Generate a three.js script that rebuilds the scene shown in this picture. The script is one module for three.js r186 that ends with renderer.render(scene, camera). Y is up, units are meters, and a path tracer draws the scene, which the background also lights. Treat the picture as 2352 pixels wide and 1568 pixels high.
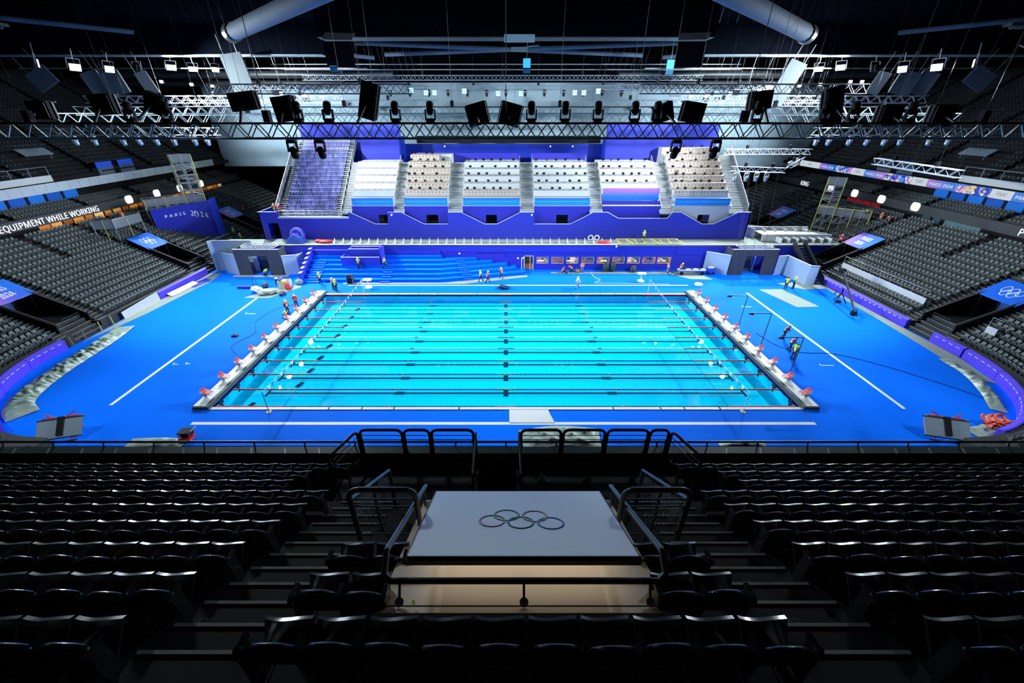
import * as THREE from 'three';
import { mergeGeometries } from 'three/addons/utils/BufferGeometryUtils.js';
import { MarchingCubes } from 'three/addons/objects/MarchingCubes.js';
import { RectAreaLightUniformsLib } from 'three/addons/lights/RectAreaLightUniformsLib.js';

// ---------------------------------------------------------------- camera, light, exposure
RectAreaLightUniformsLib.init();
const scene = new THREE.Scene();
scene.background = new THREE.Color(0x000000);
const camera = new THREE.PerspectiveCamera(2 * Math.atan(784 / 930) * 180 / Math.PI, 2352 / 1568, 0.1, 400);
camera.position.set(0, 21.6, 39.7);
camera.rotation.x = -Math.asin(0.4867);
camera.setViewOffset(2352, 1568, 14, 0, 2352, 1568);
scene.add(camera);
const renderer = new THREE.WebGLRenderer();
renderer.toneMapping = THREE.LinearToneMapping;
renderer.toneMappingExposure = 1.0;
renderer.shadowMap.enabled = true;
const FLOOD = 1500;            // candela of one arena floodlight
const FLOOD_COLOR = 0xe6f5ff;

// ---------------------------------------------------------------- helpers
const V = (x, y, z) => new THREE.Vector3(x, y, z);
let seed = 7;
const rnd = () => { seed = (seed * 16807) % 2147483647; return (seed - 1) / 2147483646; };
const rr = (a, b) => a + (b - a) * rnd();
const used = {};
function numbered(n) { const k = used[n] = (used[n] ?? -1) + 1; return k ? n + '_' + String(k).padStart(3, '0') : n; }
function mat(c, rough = 0.6, o = {}) {
  const m = new THREE.MeshPhysicalMaterial({ roughness: rough, ...o });
  if (Array.isArray(c)) m.color.setRGB(...c); else m.color.set(c);
  return m;
}
function part(name, geo, m, parent) { const o = new THREE.Mesh(geo, m); o.name = name; parent.add(o); return o; }
function tag(o, label, category, group) { o.userData.label = label; o.userData.category = category; if (group) o.userData.group = group; return o; }
function thing(name, label, category, pos = [0, 0, 0], turn = 0, group) {
  const o = new THREE.Group(); o.name = numbered(name); o.position.set(...pos); o.rotation.y = turn; scene.add(o);
  return tag(o, label, category, group);
}
function single(name, geo, m, label, category, pos = [0, 0, 0], turn = 0, group) {
  const o = new THREE.Mesh(geo, m); o.name = numbered(name); o.position.set(...pos); o.rotation.y = turn; scene.add(o);
  return tag(o, label, category, group);
}
function struct(name, geo, m, label, parent = scene) {
  const o = geo ? new THREE.Mesh(geo, m) : new THREE.Group(); o.name = numbered(name); parent.add(o);
  o.userData.kind = 'structure'; if (label) o.userData.label = label; return o;
}
function stuff(name, geo, m, label, category) { const o = single(name, geo, m, label, category); o.userData.kind = 'stuff'; return o; }
function copy(o, label, pos, turn = 0, group) {
  const c = o.clone(); c.name = numbered(o.name.replace(/_\d+$/, '')); c.userData = { ...o.userData };
  c.position.set(...pos); c.rotation.y = turn; if (label) c.userData.label = label; if (group) c.userData.group = group; scene.add(c); return c;
}
const bx = (w, h, d, x = 0, y = 0, z = 0) => new THREE.BoxGeometry(w, h, d).translate(x, y, z);
const box2 = (x0, x1, y0, y1, z0, z1) => bx(x1 - x0, y1 - y0, z1 - z0, (x0 + x1) / 2, (y0 + y1) / 2, (z0 + z1) / 2);
const merge = (a) => mergeGeometries(a.map(g => { let q = g.index ? g.toNonIndexed() : g; for (const k of Object.keys(q.attributes)) if (!['position', 'normal', 'uv'].includes(k)) q.deleteAttribute(k); if (!q.attributes.uv) q.setAttribute('uv', new THREE.BufferAttribute(new Float32Array(q.attributes.position.count * 2), 2)); return q; }));
// a bar of radius r (n sides) or a square bar between two points
function bar(a, b, r, n = 6, r2 = r) {
  const d = b.clone().sub(a), L = d.length();
  const g = new THREE.CylinderGeometry(r2, r, L, n, 1).translate(0, L / 2, 0);
  return g.applyQuaternion(new THREE.Quaternion().setFromUnitVectors(V(0, 1, 0), d.normalize())).translate(a.x, a.y, a.z);
}
function tube(pts, r, n = 6, closed = false, seg) {
  const c = new THREE.CatmullRomCurve3(pts, closed, 'centripetal');
  return new THREE.TubeGeometry(c, seg ?? pts.length * 4, r, n, closed);
}
function polyTube(pts, r, n = 6) { const a = []; for (let i = 0; i + 1 < pts.length; i++) { a.push(bar(pts[i], pts[i + 1], r, n)); if (i) a.push(new THREE.SphereGeometry(r, n, 4).translate(pts[i].x, pts[i].y, pts[i].z)); } return merge(a); }
function extrude(pts, depth, bevel = 0) {
  const s = new THREE.Shape(pts.map(p => new THREE.Vector2(p[0], p[1])));
  return new THREE.ExtrudeGeometry(s, { depth, bevelEnabled: bevel > 0, bevelSize: bevel, bevelThickness: bevel, bevelSegments: 1, steps: 1 });
}
// four corners (counter-clockwise seen from outside) with thickness t behind the face
function slab(a, b, c, d, t) {
  const n = b.clone().sub(a).cross(d.clone().sub(a)).normalize().multiplyScalar(-t);
  const P = [a, b, c, d], Q = P.map(p => p.clone().add(n)), pos = [], uv = [];
  const quad = (w, x, y, z) => { for (const [p, u] of [[w, [0, 0]], [x, [1, 0]], [y, [1, 1]], [w, [0, 0]], [y, [1, 1]], [z, [0, 1]]]) { pos.push(p.x, p.y, p.z); uv.push(...u); } };
  quad(P[0], P[1], P[2], P[3]); quad(Q[1], Q[0], Q[3], Q[2]);
  for (let i = 0; i < 4; i++) { const j = (i + 1) % 4; quad(P[i], Q[i], Q[j], P[j]); }
  const g = new THREE.BufferGeometry(); g.setAttribute('position', new THREE.Float32BufferAttribute(pos, 3)); g.setAttribute('uv', new THREE.Float32BufferAttribute(uv, 2)); g.computeVertexNormals(); return g;
}
function sprinkle(geo, m, name, label, category, mats) {       // uncountable copies as one object
  const o = new THREE.InstancedMesh(geo, m, mats.length); mats.forEach((q, i) => o.setMatrixAt(i, q));
  o.name = numbered(name); o.userData.kind = 'stuff'; scene.add(o); return tag(o, label, category);
}
function canvas(w, h, draw) {
  const c = document.createElement('canvas'); c.width = w; c.height = h; draw(c.getContext('2d'), w, h);
  const t = new THREE.CanvasTexture(c); t.colorSpace = THREE.SRGBColorSpace; t.magFilter = THREE.LinearFilter; return t;
}
function noiseTex(n, f, amp, base, rep) {                       // soft value noise, grey
  const a = new Uint8Array(n * n * 4), g = [];
  const layers = f.map(k => Array.from({ length: k * k }, () => rnd()));
  for (let y = 0; y < n; y++) for (let x = 0; x < n; x++) {
    let s = 0, tot = 0;
    f.forEach((k, li) => {
      const u = x / n * k, v = y / n * k, i = Math.floor(u), j = Math.floor(v), p = u - i, q = v - j, L = layers[li], W = 1 / (li + 1);
      const at = (a1, b1) => L[(b1 % k) * k + (a1 % k)], sp = p * p * (3 - 2 * p), sq = q * q * (3 - 2 * q);
      s += W * ((at(i, j) * (1 - sp) + at(i + 1, j) * sp) * (1 - sq) + (at(i, j + 1) * (1 - sp) + at(i + 1, j + 1) * sp) * sq); tot += W;
    });
    const c = Math.max(0, Math.min(255, (base + (s / tot - 0.5) * amp) * 255)), o = (y * n + x) * 4; a[o] = a[o + 1] = a[o + 2] = c; a[o + 3] = 255;
  }
  const t = new THREE.DataTexture(a, n, n); t.wrapS = t.wrapT = THREE.RepeatWrapping; t.magFilter = THREE.LinearFilter; t.repeat.set(rep, rep); t.needsUpdate = true; return t;
}
function worldUV(g, ax = 'x', ay = 'z', k = 1) {
  const p = g.attributes.position, uv = new Float32Array(p.count * 2), f = { x: 'getX', y: 'getY', z: 'getZ' };
  for (let i = 0; i < p.count; i++) { uv[2 * i] = p[f[ax]](i) * k; uv[2 * i + 1] = p[f[ay]](i) * k; }
  g.setAttribute('uv', new THREE.BufferAttribute(uv, 2)); return g;
}
const grain = noiseTex(256, [16, 64, 128], 0.35, 0.8, 1);
const fineGrain = noiseTex(256, [64, 128], 0.5, 0.7, 1);

// ---------------------------------------------------------------- shared materials
const K = {
  deck: mat([0.004, 0.165, 0.97], 0.6, { specularIntensity: 0.02, bumpMap: fineGrain, bumpScale: 0.002 }),
  white: mat([0.72, 0.74, 0.75], 0.55), offwhite: mat([0.62, 0.64, 0.62], 0.6), line: mat([0.82, 0.84, 0.84], 0.6),
  pool: mat([0.002, 0.6, 0.92], 1, { specularIntensity: 0 }), poolLine: mat([0.005, 0.045, 0.09], 1, { specularIntensity: 0 }),
  purple: mat([0.024, 0.036, 0.53], 0.6), purpleDark: mat([0.03, 0.03, 0.5], 0.65), cyan: mat([0.01, 0.32, 0.85], 0.5), royal: mat([0.005, 0.03, 0.45], 0.5),
  concrete: mat([0.03, 0.034, 0.036], 0.8), black: mat([0.012, 0.013, 0.015], 0.7, { specularIntensity: 0.4 }), blackGloss: mat([0.008, 0.009, 0.011], 0.32),
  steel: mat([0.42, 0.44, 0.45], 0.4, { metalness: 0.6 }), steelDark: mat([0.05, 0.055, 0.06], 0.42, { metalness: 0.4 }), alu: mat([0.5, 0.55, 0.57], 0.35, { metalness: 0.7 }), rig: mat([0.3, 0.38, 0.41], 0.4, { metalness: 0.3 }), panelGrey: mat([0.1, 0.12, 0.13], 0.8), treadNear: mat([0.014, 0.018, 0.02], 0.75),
  seat: mat([0.11, 0.13, 0.13], 0.5), seatNear: mat([0.012, 0.013, 0.015], 0.3, { clearcoat: 0.35, clearcoatRoughness: 0.12 }), red: mat([0.72, 0.03, 0.035], 0.5), tarp: mat([0.28, 0.36, 0.3], 0.45), drape: mat([0.38, 0.52, 0.6], 0.85), curtain: mat([0.003, 0.004, 0.007], 1, { specularIntensity: 0 }),
  grey: mat([0.055, 0.06, 0.065], 0.7), yellow: mat([0.72, 0.68, 0.12], 0.45), orange: mat([0.85, 0.16, 0.03], 0.6), lime: mat([0.5, 0.75, 0.03], 0.6), nosing: mat([0.42, 0.43, 0.4], 0.5), beige: mat([0.45, 0.37, 0.27], 0.7), carpet: mat([0.25, 0.29, 0.25], 0.9), wood: mat([0.35, 0.2, 0.09], 0.6),
};
// ---------------------------------------------------------------- field, pool
const XS = 46.6, ZN = 17, RC = 13;                              // field boundary: straight sides, rounded near corners
function boundary(s, z0 = -22.8, arc = 14) { const a = [[s * XS, z0], [s * XS, ZN - RC]]; for (let i = 1; i <= arc; i++) { const t = i / arc * Math.PI / 2; a.push([s * (XS - RC + RC * Math.cos(t)), ZN - RC + RC * Math.sin(t)]); } return a; }
{
  const r = boundary(1), l = boundary(-1).reverse();
  const sh = new THREE.Shape([...r, ...l].map(p => new THREE.Vector2(p[0], -p[1])));
  sh.holes.push(new THREE.Path([[-25, -12.5], [25, -12.5], [25, 12.5], [-25, 12.5]].map(p => new THREE.Vector2(...p))));
  const g = new THREE.ExtrudeGeometry(sh, { depth: 0.3, bevelEnabled: false }).rotateX(-Math.PI / 2).translate(0, -0.3, 0);
  const f = struct('floor', worldUV(g), K.deck, 'bright blue sports flooring around the pool');
  const ln = (x0, x1, z0, z1) => part('line_marking', box2(x0, x1, 0, 0.006, z0, z1), K.line, f);
  ln(-33.95, -33.65, -11.2, 12.1); ln(33.5, 33.8, -13, 12.6); ln(-25.3, 24.9, 14.3, 14.62); ln(-23, 26.6, -16.05, -15.78);
  const bk = (x, z, w) => { part('tape_mark', box2(x, x + w, 0, 0.006, z - 0.04, z + 0.04), K.line, f); part('tape_mark', box2(x, x + 0.08, 0, 0.006, z - 0.3, z), K.line, f); };
  bk(-32.6, -6.2, 1.3); bk(31.2, 5.8, 1.3); bk(30.6, -8.3, 1.2); bk(-33.2, 5.6, 0.6); bk(-32, 5.5, 0.5);
}
{
  const D = 1.22;                                               // depth of the tank as it reads through the water
  const f = struct('pool_tank', null, null, 'pale cyan pool tank with dark lane lines');
  part('tank_floor', box2(-25.2, 25.2, -D - 0.2, -D, -12.7, 12.7), K.pool, f);
  for (const s of [-1, 1]) { part('tank_wall', box2(s > 0 ? 25 : -25.2, s > 0 ? 25.2 : -25, -D, -0.03, -12.7, 12.7), K.pool, f); part('tank_wall', box2(-25, 25, -D, -0.03, s > 0 ? 12.5 : -12.7, s > 0 ? 12.7 : -12.5), K.pool, f); }
  const lg = bx(44.6, 0.01, 0.25), tg = bx(0.25, 0.01, 1), cg = bx(0.9, 0.01, 0.45), vg = bx(0.45, 0.01, 1.0), wg = merge([bx(0.02, 0.9, 0.26), bx(0.02, 0.26, 0.62, 0, 0.15, 0)]), gl = bx(46, 0.01, 0.1), wl = bx(0.12, 0.01, 25);
  for (let k = 0; k < 10; k++) {
    const z = 11.25 - 2.5 * k, y = -D + 0.006; let o;
    o = part('lane_line', lg, K.poolLine, f); o.position.set(0, y, z);
    for (const s of [-1, 1]) { o = part('lane_cross', tg, K.poolLine, f); o.position.set(s * 22.4, y, z); o = part('lane_mark', cg, K.poolLine, f); o.position.set(s * 10, y + 0.002, z); o = part('wall_target', wg, K.poolLine, f); o.position.set(s * 24.985, -0.55, z); }
    o = part('centre_mark', vg, K.poolLine, f); o.position.set(0, y + 0.002, z);
  }
  const seam = mat([0.002, 0.4, 0.7], 1, { specularIntensity: 0 });
  for (const s of [-1, 1]) { const o = part('tank_seam', wl, seam, f); o.position.set(s * 20, -D + 0.004, 0); }
  const wm = mat([1, 1, 1], 0.0, { transmission: 1, thickness: 0, ior: 1.33, bumpMap: noiseTex(512, [20, 48, 110], 0.8, 0.5, 0.05), bumpScale: 0.003 });
  struct('water', worldUV(new THREE.PlaneGeometry(50, 25, 1, 1).rotateX(-Math.PI / 2).translate(0, -0.03, 0)), wm, 'clear still pool water');
  for (const [s, w] of [[1, 'near'], [-1, 'far']]) {
    const g = struct('pool_gutter', null, null, `white overflow edge on the ${w} long side of the pool`);
    part('edge', box2(-25, 25, -0.04, 0.05, s > 0 ? 12.42 : -12.75, s > 0 ? 12.75 : -12.42), K.white, g);
    for (const x of [-15, -12.2, -9.5, -4, 9, 13, 15, 18]) part('edge_joint', box2(x, x + 0.12, 0.05, 0.055, s > 0 ? 12.44 : -12.73, s > 0 ? 12.73 : -12.44), K.grey, g);
  }
}
// ---------------------------------------------------------------- arena bowl on both sides
function pathAt(s, u) {                                          // u: metres along the boundary from z=-62; returns point and outward normal
  const L = ZN - RC + 62; if (u <= L) return { x: s * XS, z: -62 + u, nx: s, nz: 0 };
  const t = Math.min((u - L) / RC, Math.PI / 2); return { x: s * (XS - RC + RC * Math.cos(t)), z: ZN - RC + RC * Math.sin(t), nx: s * Math.cos(t), nz: Math.sin(t) };
}
const ofs = (s, u, d, y) => { const p = pathAt(s, u); return V(p.x + p.nx * d, y, p.z + p.nz * d); };
function sweep(s, us, prof) {                                    // prof: [d, y] list, closed solid strip faces
  const pos = []; const q = (a, b, c, d) => { if (s > 0) pos.push(...a, ...b, ...c, ...a, ...c, ...d); else pos.push(...a, ...c, ...b, ...a, ...d, ...c); };
  for (let i = 0; i + 1 < us.length; i++) for (let j = 0; j + 1 < prof.length; j++) {
    const A = ofs(s, us[i], ...prof[j]).toArray(), B = ofs(s, us[i + 1], ...prof[j]).toArray(), C = ofs(s, us[i + 1], ...prof[j + 1]).toArray(), D = ofs(s, us[i], ...prof[j + 1]).toArray(); q(A, D, C, B);
  }
  for (const i of [0, us.length - 1]) { const c = prof.map(p => ofs(s, us[i], ...p)); for (let j = 1; j + 1 < c.length; j++) pos.push(...c[0].toArray(), ...c[j].toArray(), ...c[j + 1].toArray()); }
  const g = new THREE.BufferGeometry(); g.setAttribute('position', new THREE.Float32BufferAttribute(pos, 3)); g.computeVertexNormals(); return g;
}
const ROWS = 16, RD = 0.88, RH = 0.44, VZ = [-41.7, -21, -0.5], VW = 1.75;   // lower bowl rows and vomitory places
const rowD = r => 0.7 + RD * r, rowY = r => 1.0 + RH * r;
const U = z => z + 62;
const rng = (a, b, n) => Array.from({ length: n + 1 }, (_, i) => a + (b - a) * i / n);
const full = (() => { const p = [[0.2, -0.3], [0.2, 1.0]]; for (let r = 0; r < ROWS; r++) { p.push([rowD(r) - 0.1, rowY(r)]); p.push([rowD(r) + RD - 0.1, rowY(r)]); if (r < ROWS - 1) p.push([rowD(r) + RD - 0.1, rowY(r + 1)]); } p.push([16.4, rowY(ROWS - 1)], [16.4, -0.3]); return p; })();
const upper = [[8.2, -0.3], ...full.filter(p => p[0] >= 8.2)], vest = [[0.2, -0.3], [0.2, 0.35], [0.7, 0.35], [0.7, 0.7], [1.2, 0.7], [1.2, 1.05], [1.7, 1.05], [1.7, 1.4], [2.2, 1.4], [2.2, 1.75], [8.2, 1.75], [8.2, -0.3]];
for (const s of [-1, 1]) {
  const side = s < 0 ? 'left' : 'right';
  const b = struct('stand_' + side, null, null, `dark stepped lower stand on the ${side} side of the arena`);
  const seg = (us, p) => part('terrace', sweep(s, us, p), K.concrete, b);
  let u0 = 0; for (const z of VZ) { seg([u0, U(z - VW)], full); seg([U(z - VW), U(z + VW)], upper); seg([U(z - VW), U(z + VW)], vest); u0 = U(z + VW); }
  seg([u0, U(4), ...rng(U(4), U(4) + RC * Math.PI / 2, 10).slice(1)], full);
  // club tier and upper tier behind, with their front walls
  const us = [0, U(4), ...rng(U(4), U(4) + RC * Math.PI / 2, 8).slice(1)];
  const c = struct('club_tier_' + side, null, null, `narrow middle tier on the ${side} side with dark fascia`);
  part('fascia', sweep(s, us, [[15.9, 8.65], [15.9, 9.9], [16.2, 9.9], [16.2, 8.65]]), K.grey, c);
  part('terrace', sweep(s, us, [[16.2, 8.65], [16.2, 8.9], [17, 8.9], [17, 9.25], [17.8, 9.25], [17.8, 9.6], [18.6, 9.6], [18.6, 9.95], [19.4, 9.95], [19.4, 10.3], [22, 10.3], [22, 8.65]]), K.concrete, c);
  part('suite_wall', sweep(s, us, [[20.6, 10.3], [20.6, 13], [20.8, 13], [20.8, 10.3]]), K.black, c);
  part('concourse_wall', sweep(s, us, [[16.6, 1], [16.6, 8.65], [16.9, 8.65], [16.9, 1]]), K.black, c);
  const w = struct('upper_tier_' + side, null, null, `steep dark upper tier on the ${side} side of the arena`);
  const up = [[14.8, 12.5], [14.8, 13.0], [21.5, 13.0]]; up.length = 0; up.push([14.8, 12.55], [14.8, 13.1]);
  for (let r = 0; r < 30; r++) up.push([15.6 + 0.76 * r, 13.1 + 0.5 * r], [15.6 + 0.76 * r, 13.6 + 0.5 * r]); up.push([38.6, 28.1], [38.6, 12.55]);
  part('terrace', sweep(s, us, up), K.black, w);
}
// roof, rear and side walls close the hall
struct('ceiling', box2(-105, 105, 34, 34.5, -75, 60), K.curtain, 'black arena roof');
struct('wall_back', box2(-105, 105, -1, 34, -75, -74.4), K.curtain, 'black drape closing the hall behind the far stand');
struct('wall_left', box2(-105, -104.5, -1, 34, -75, 60), K.black, 'black side wall'); struct('wall_right', box2(104.5, 105, -1, 34, -75, 60), K.black, 'black side wall');
struct('wall_front', box2(-105, 105, -1, 34, 59.5, 60), K.black, 'black wall behind the upper seats');
struct('ground', box2(-105, 105, -1.6, -1.45, -75, 60), K.black, 'dark concrete base slab of the arena');
// ---------------------------------------------------------------- floodlights hung from the roof on both long ends
const lampGlow = mat([0.9, 0.9, 0.9], 0.4, { emissive: new THREE.Color(0xf4fbff), emissiveIntensity: 9 });
{
  const body = merge([bx(1.25, 0.75, 0.28, 0, 0, -0.2), bx(0.06, 0.7, 0.22, -0.3, 0, -0.42), bx(0.06, 0.7, 0.22, 0, 0, -0.42), bx(0.06, 0.7, 0.22, 0.3, 0, -0.42)]);
  const face = bx(1.12, 0.62, 0.04, 0, 0, -0.03), yoke = merge([bx(0.05, 0.9, 0.08, -0.68, 0.35, -0.2), bx(0.05, 0.9, 0.08, 0.68, 0.35, -0.2), bx(1.41, 0.05, 0.08, 0, 0.8, -0.2), bx(0.07, 0.9, 0.07, 0, 1.25, -0.2)]);
  const dir = V(0, 0, 0), where = ['nearest the frame edge', 'second from the frame edge', 'third from the frame edge', 'fourth from the frame edge', 'fifth from the frame edge', 'sixth from the frame edge', 'seventh from the frame edge', 'eighth from the frame edge', 'ninth from the frame edge', 'tenth from the frame edge', 'eleventh from the frame edge', 'twelfth from the frame edge', 'last, above the stand end'];
  // height, z, aim x (towards the other side positive), aim y, aim z, power, beam angle
  const L = [[26.3, 20, -33, 0, 13, 0.5, 0.36], [26.3, 14, 20, 8, -29, 1.05, 0.42], [26.3, 8, -12, 8, -30, 0.95, 0.42], [26.3, 2, 32, 3, -24, 1.1, 0.42], [26.2, -4, -36, 0, -10, 1.8, 0.6], [26.2, -9.5, 8, 15, -58, 5, 0.44], [26.2, -13.5, 38, 0, 1, 3.0, 0.6], [26.4, -18, 40, 0, -10, 2.4, 0.6], [26.8, -22.5, -40, 17, -58, 3.2, 0.6], [27.5, -28.8, 10, 0, 2, 2.4, 0.8], [27.7, -33.4, -12, 0, -2, 2.4, 0.8], [28.1, -39, 22, 0, -6, 2.8, 0.8], [26, -45.5, -37, 0, 3, 3.4, 0.75]];
  for (const s of [-1, 1]) L.forEach(([y, z, ax, ay, az, pw, an], i) => {
    const t = thing('floodlight', `glaring white floodlight under the roof on the ${s < 0 ? 'left' : 'right'}, ${where[i]}`, 'floodlight', [s * 47, y, z], 0, 'arena floodlights');
    t.lookAt(-s * ax * 1, ay, az);
    part('housing', body, K.steelDark, t); part('lamp_face', face, lampGlow, t); part('yoke', yoke, K.steel, t);
    dir.set(-s * ax, ay, az).sub(t.position).normalize();
    const sp = new THREE.SpotLight(FLOOD_COLOR, FLOOD * pw * 1.45, 0, an, 1, 2);
    sp.position.copy(t.position).addScaledVector(dir, 0.12); sp.target.position.set(-s * ax, ay, az); sp.shadow.radius = 18; scene.add(sp, sp.target);
  });
}
// ---------------------------------------------------------------- far side: blue wall, ledge, press stand
const ord = ['front', 'second', 'third', 'fourth', 'fifth', 'sixth', 'seventh', 'eighth', 'ninth', 'tenth', 'eleventh', 'twelfth', 'thirteenth', 'fourteenth', 'fifteenth', 'sixteenth', 'seventeenth', 'eighteenth', 'nineteenth'];
function wallShape(pts, holes, depth) {
  const s = new THREE.Shape(pts.map(p => new THREE.Vector2(...p)));
  for (const [x0, x1, y0, y1] of holes) s.holes.push(new THREE.Path([[x0, y0], [x0, y1], [x1, y1], [x1, y0]].map(p => new THREE.Vector2(...p))));
  return new THREE.ExtrudeGeometry(s, { depth, bevelEnabled: false });
}
const WIN = [[4.8, 6.75], [7.2, 9.15], [9.6, 11.5], [12, 14], [14.45, 16.45], [16.85, 18.85], [19.25, 21.3], [21.65, 23.75], [24.05, 26.2]];
{
  const w = struct('wall_far', wallShape([[-45, 0], [45.5, 0], [45.5, 4], [-45, 4]], [[2.85, 4.4, 0.02, 2.3], ...WIN.map(([a, b]) => [a, b, 1.02, 2.1])], 0.25).translate(0, 0, -23.05), K.purple, 'violet blue wall under the far ledge');
  part('parapet_band', box2(-33, 17.6, 2.95, 4, -22.8, -22.62), K.purple, w); part('parapet_band', box2(26.8, 45.5, 2.4, 4, -22.8, -22.7), K.purple, w);
  const l = struct('ledge', box2(-45, 45.5, 3.9, 4.03, -26.1, -22.62), K.carpet, 'grey green floor of the ledge above the far wall');
  part('ledge_edge', box2(-27.5, 17.4, 4.03, 4.16, -22.95, -22.6), K.white, l); part('ledge_edge', box2(-45, -27.5, 4.03, 4.09, -22.75, -22.6), K.white, l); part('ledge_edge', box2(27.6, 45.5, 4.03, 4.12, -22.85, -22.6), K.white, l);
  const fin = extrude([[0, 0], [1.1, 0], [1.1, 0.75]], 0.06).rotateY(Math.PI / 2).translate(-0.03, 4.03, -22.9);   // brace plates
  for (let i = 0; i < 33; i++) { const o = part('brace_plate', fin, K.white, l); o.position.x = -27 + 1.36 * i; }
  // lit room behind the windows
  const r = struct('back_room', null, null, 'warm lit work room behind the row of windows');
  const warmWall = mat([0.3, 0.24, 0.17], 0.8), teal = mat([0.05, 0.12, 0.16], 0.7);
  part('room_wall', box2(2, 27, 0, 2.6, -26, -25.9), teal, r); part('room_floor', box2(2, 27, -0.1, 0.02, -26, -23.05), warmWall, r); part('room_ceiling', box2(2, 27, 2.6, 2.7, -26, -23.05), K.offwhite, r);
  part('room_end', box2(1.9, 2, 0, 2.6, -26, -23.05), warmWall, r); part('room_end', box2(27, 27.1, 0, 2.6, -26, -23.05), warmWall, r);
  for (let i = 0; i < 9; i++) {
    const x = WIN[i][0] + 0.2;
    part('cupboard', bx(rr(0.7, 1.5), rr(1.2, 2), 0.5, x + rr(0.3, 1.2), 0.85, -25.5), [K.wood, warmWall, K.offwhite, teal][i % 4], r);
    part('worktop', bx(1.7, 0.06, 0.7, x + 0.9, 1.0, -24.2), [K.offwhite, K.wood][i % 2], r); part('carton', bx(0.4, 0.3, 0.35, x + rr(0.2, 1.5), 1.18, -24.2), [K.beige, K.orange, K.offwhite][i % 3], r);
    part('shelf', bx(1.9, 0.05, 0.3, x + 0.9, 1.85, -25.6), K.beige, r);
  }
  for (const x of [6, 11, 16, 21, 25.5]) { part('ceiling_lamp', bx(1, 0.05, 0.3, x, 2.57, -24.4), mat([0.9, 0.8, 0.6], 0.5, { emissive: new THREE.Color(0xffd9a0), emissiveIntensity: 3 }), r); const p = new THREE.PointLight(0xffd09a, 14, 0, 2); p.position.set(x, 2.4, -24.3); scene.add(p); }
  const pane = mat([0.95, 1, 1], 0.03, { transmission: 1, thickness: 0 });
  WIN.forEach(([a, b], i) => {
    const o = struct('window_' + (i + 1), null, null, `${ord[i].replace('front', 'first')} window from the open white door in the far wall`);
    part('window_frame', merge([box2(a, b, 1.02, 1.09, -23, -22.76), box2(a, b, 2.05, 2.1, -23, -22.76), box2(a, a + 0.06, 1.09, 2.05, -23, -22.76), box2(b - 0.06, b, 1.09, 2.05, -23, -22.76)]), K.beige, o);
    part('window_pane', box2(a + 0.06, b - 0.06, 1.09, 2.05, -22.9, -22.885), pane, o);
  });
  const d = struct('door_1', null, null, 'open white glazed door at the end of the blue steps');
  part('door_frame', merge([box2(2.85, 2.95, 0, 2.3, -23, -22.7), box2(4.3, 4.4, 0, 2.3, -23, -22.7), box2(2.85, 4.4, 2.22, 2.3, -23, -22.7), box2(3.8, 3.88, 0, 2.22, -23, -22.75)]), K.white, d);
  const lf = part('door_leaf', merge([box2(-0.9, 0, 0.02, 0.3, 0, 0.05), box2(-0.9, 0, 2.0, 2.2, 0, 0.05), box2(-0.9, -0.78, 0.3, 2, 0, 0.05), box2(-0.12, 0, 0.3, 2, 0, 0.05)]), K.white, d); lf.position.set(2.9, 0, -22.7); lf.rotation.y = 1.0;
}
// main wall with V-shaped cut-outs
const MW = -26.1;
{
  const top = [[-39.3, 4], [38.8, 4], [38.8, 8.25], [36.8, 8.25], [33.3, 6.42], [31.4, 6.42], [27.7, 8.25], [26.4, 8.25], [25.7, 7.31], [17.9, 7.31], [16.1, 8.25], [13.85, 8.25], [10.3, 6.42], [4.53, 6.42], [4.5, 8.25], [2.3, 8.25], [-1.4, 6.42], [-3.4, 6.42], [-7.1, 8.25], [-9.2, 8.25], [-9.3, 6.42], [-13.1, 6.42], [-16.6, 8.25], [-18.7, 8.25], [-18.9, 6.42], [-20.9, 6.42], [-24.7, 8.25], [-24.9, 8.25], [-24.95, 7.35], [-36.1, 7.35], [-36.2, 8.3], [-39.3, 8.3]];
  const w = struct('wall_stand', wallShape(top, [[-38.2, -36.45, 4.1, 6.6]], 0.18).translate(0, 0, MW - 0.18), K.purple, 'tall violet blue wall of the far stand with V-shaped cut-outs');
  for (let i = 2; i + 1 < top.length; i++) { const a = top[i], b = top[i + 1]; if (a[0] - b[0] > 0.4) part('edge_trim', bar(V(a[0], a[1] + 0.02, MW - 0.09), V(b[0], b[1] + 0.02, MW - 0.09), 0.06, 4), K.white, w); }
  part('side_return', box2(-39.3, -39.1, 4, 8.3, -34, MW), K.purple, w); part('side_return', box2(38.6, 38.8, 4, 8.25, -38, MW), K.purple, w);
  part('door_recess', box2(-39, -36, 4, 7, -29, -28.8), K.black, w); part('door_wing', box2(-36.45, -36.4, 4.05, 6.6, -28.8, MW), K.royal, w);
}
const SEC = [['A', -24.4, -17.8], ['B', -16.1, -9.2], ['C', -6.8, 2.2], ['D', 4.5, 13.3], ['E', 15.4, 24.4], ['F', 26.7, 35.5]];
const secName = ['beside the purple seat block', 'second section from the purple seats', 'section left of the central stairs', 'section right of the central stairs', 'section with the pink banner', 'end section by the mesh fence'];
const rowZ = j => -28.3 - 1.2 * (j - 1), rowTop = j => 11.25 + 0.94 * (j - 1);
const gradTex = canvas(64, 256, (c, w, h) => { const g = c.createLinearGradient(0, 0, 0, h); g.addColorStop(0, '#d07be8'); g.addColorStop(0.35, '#9a78ee'); g.addColorStop(0.7, '#2f7ff2'); g.addColorStop(1, '#0a86f5'); c.fillStyle = g; c.fillRect(0, 0, w, h); });
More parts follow.
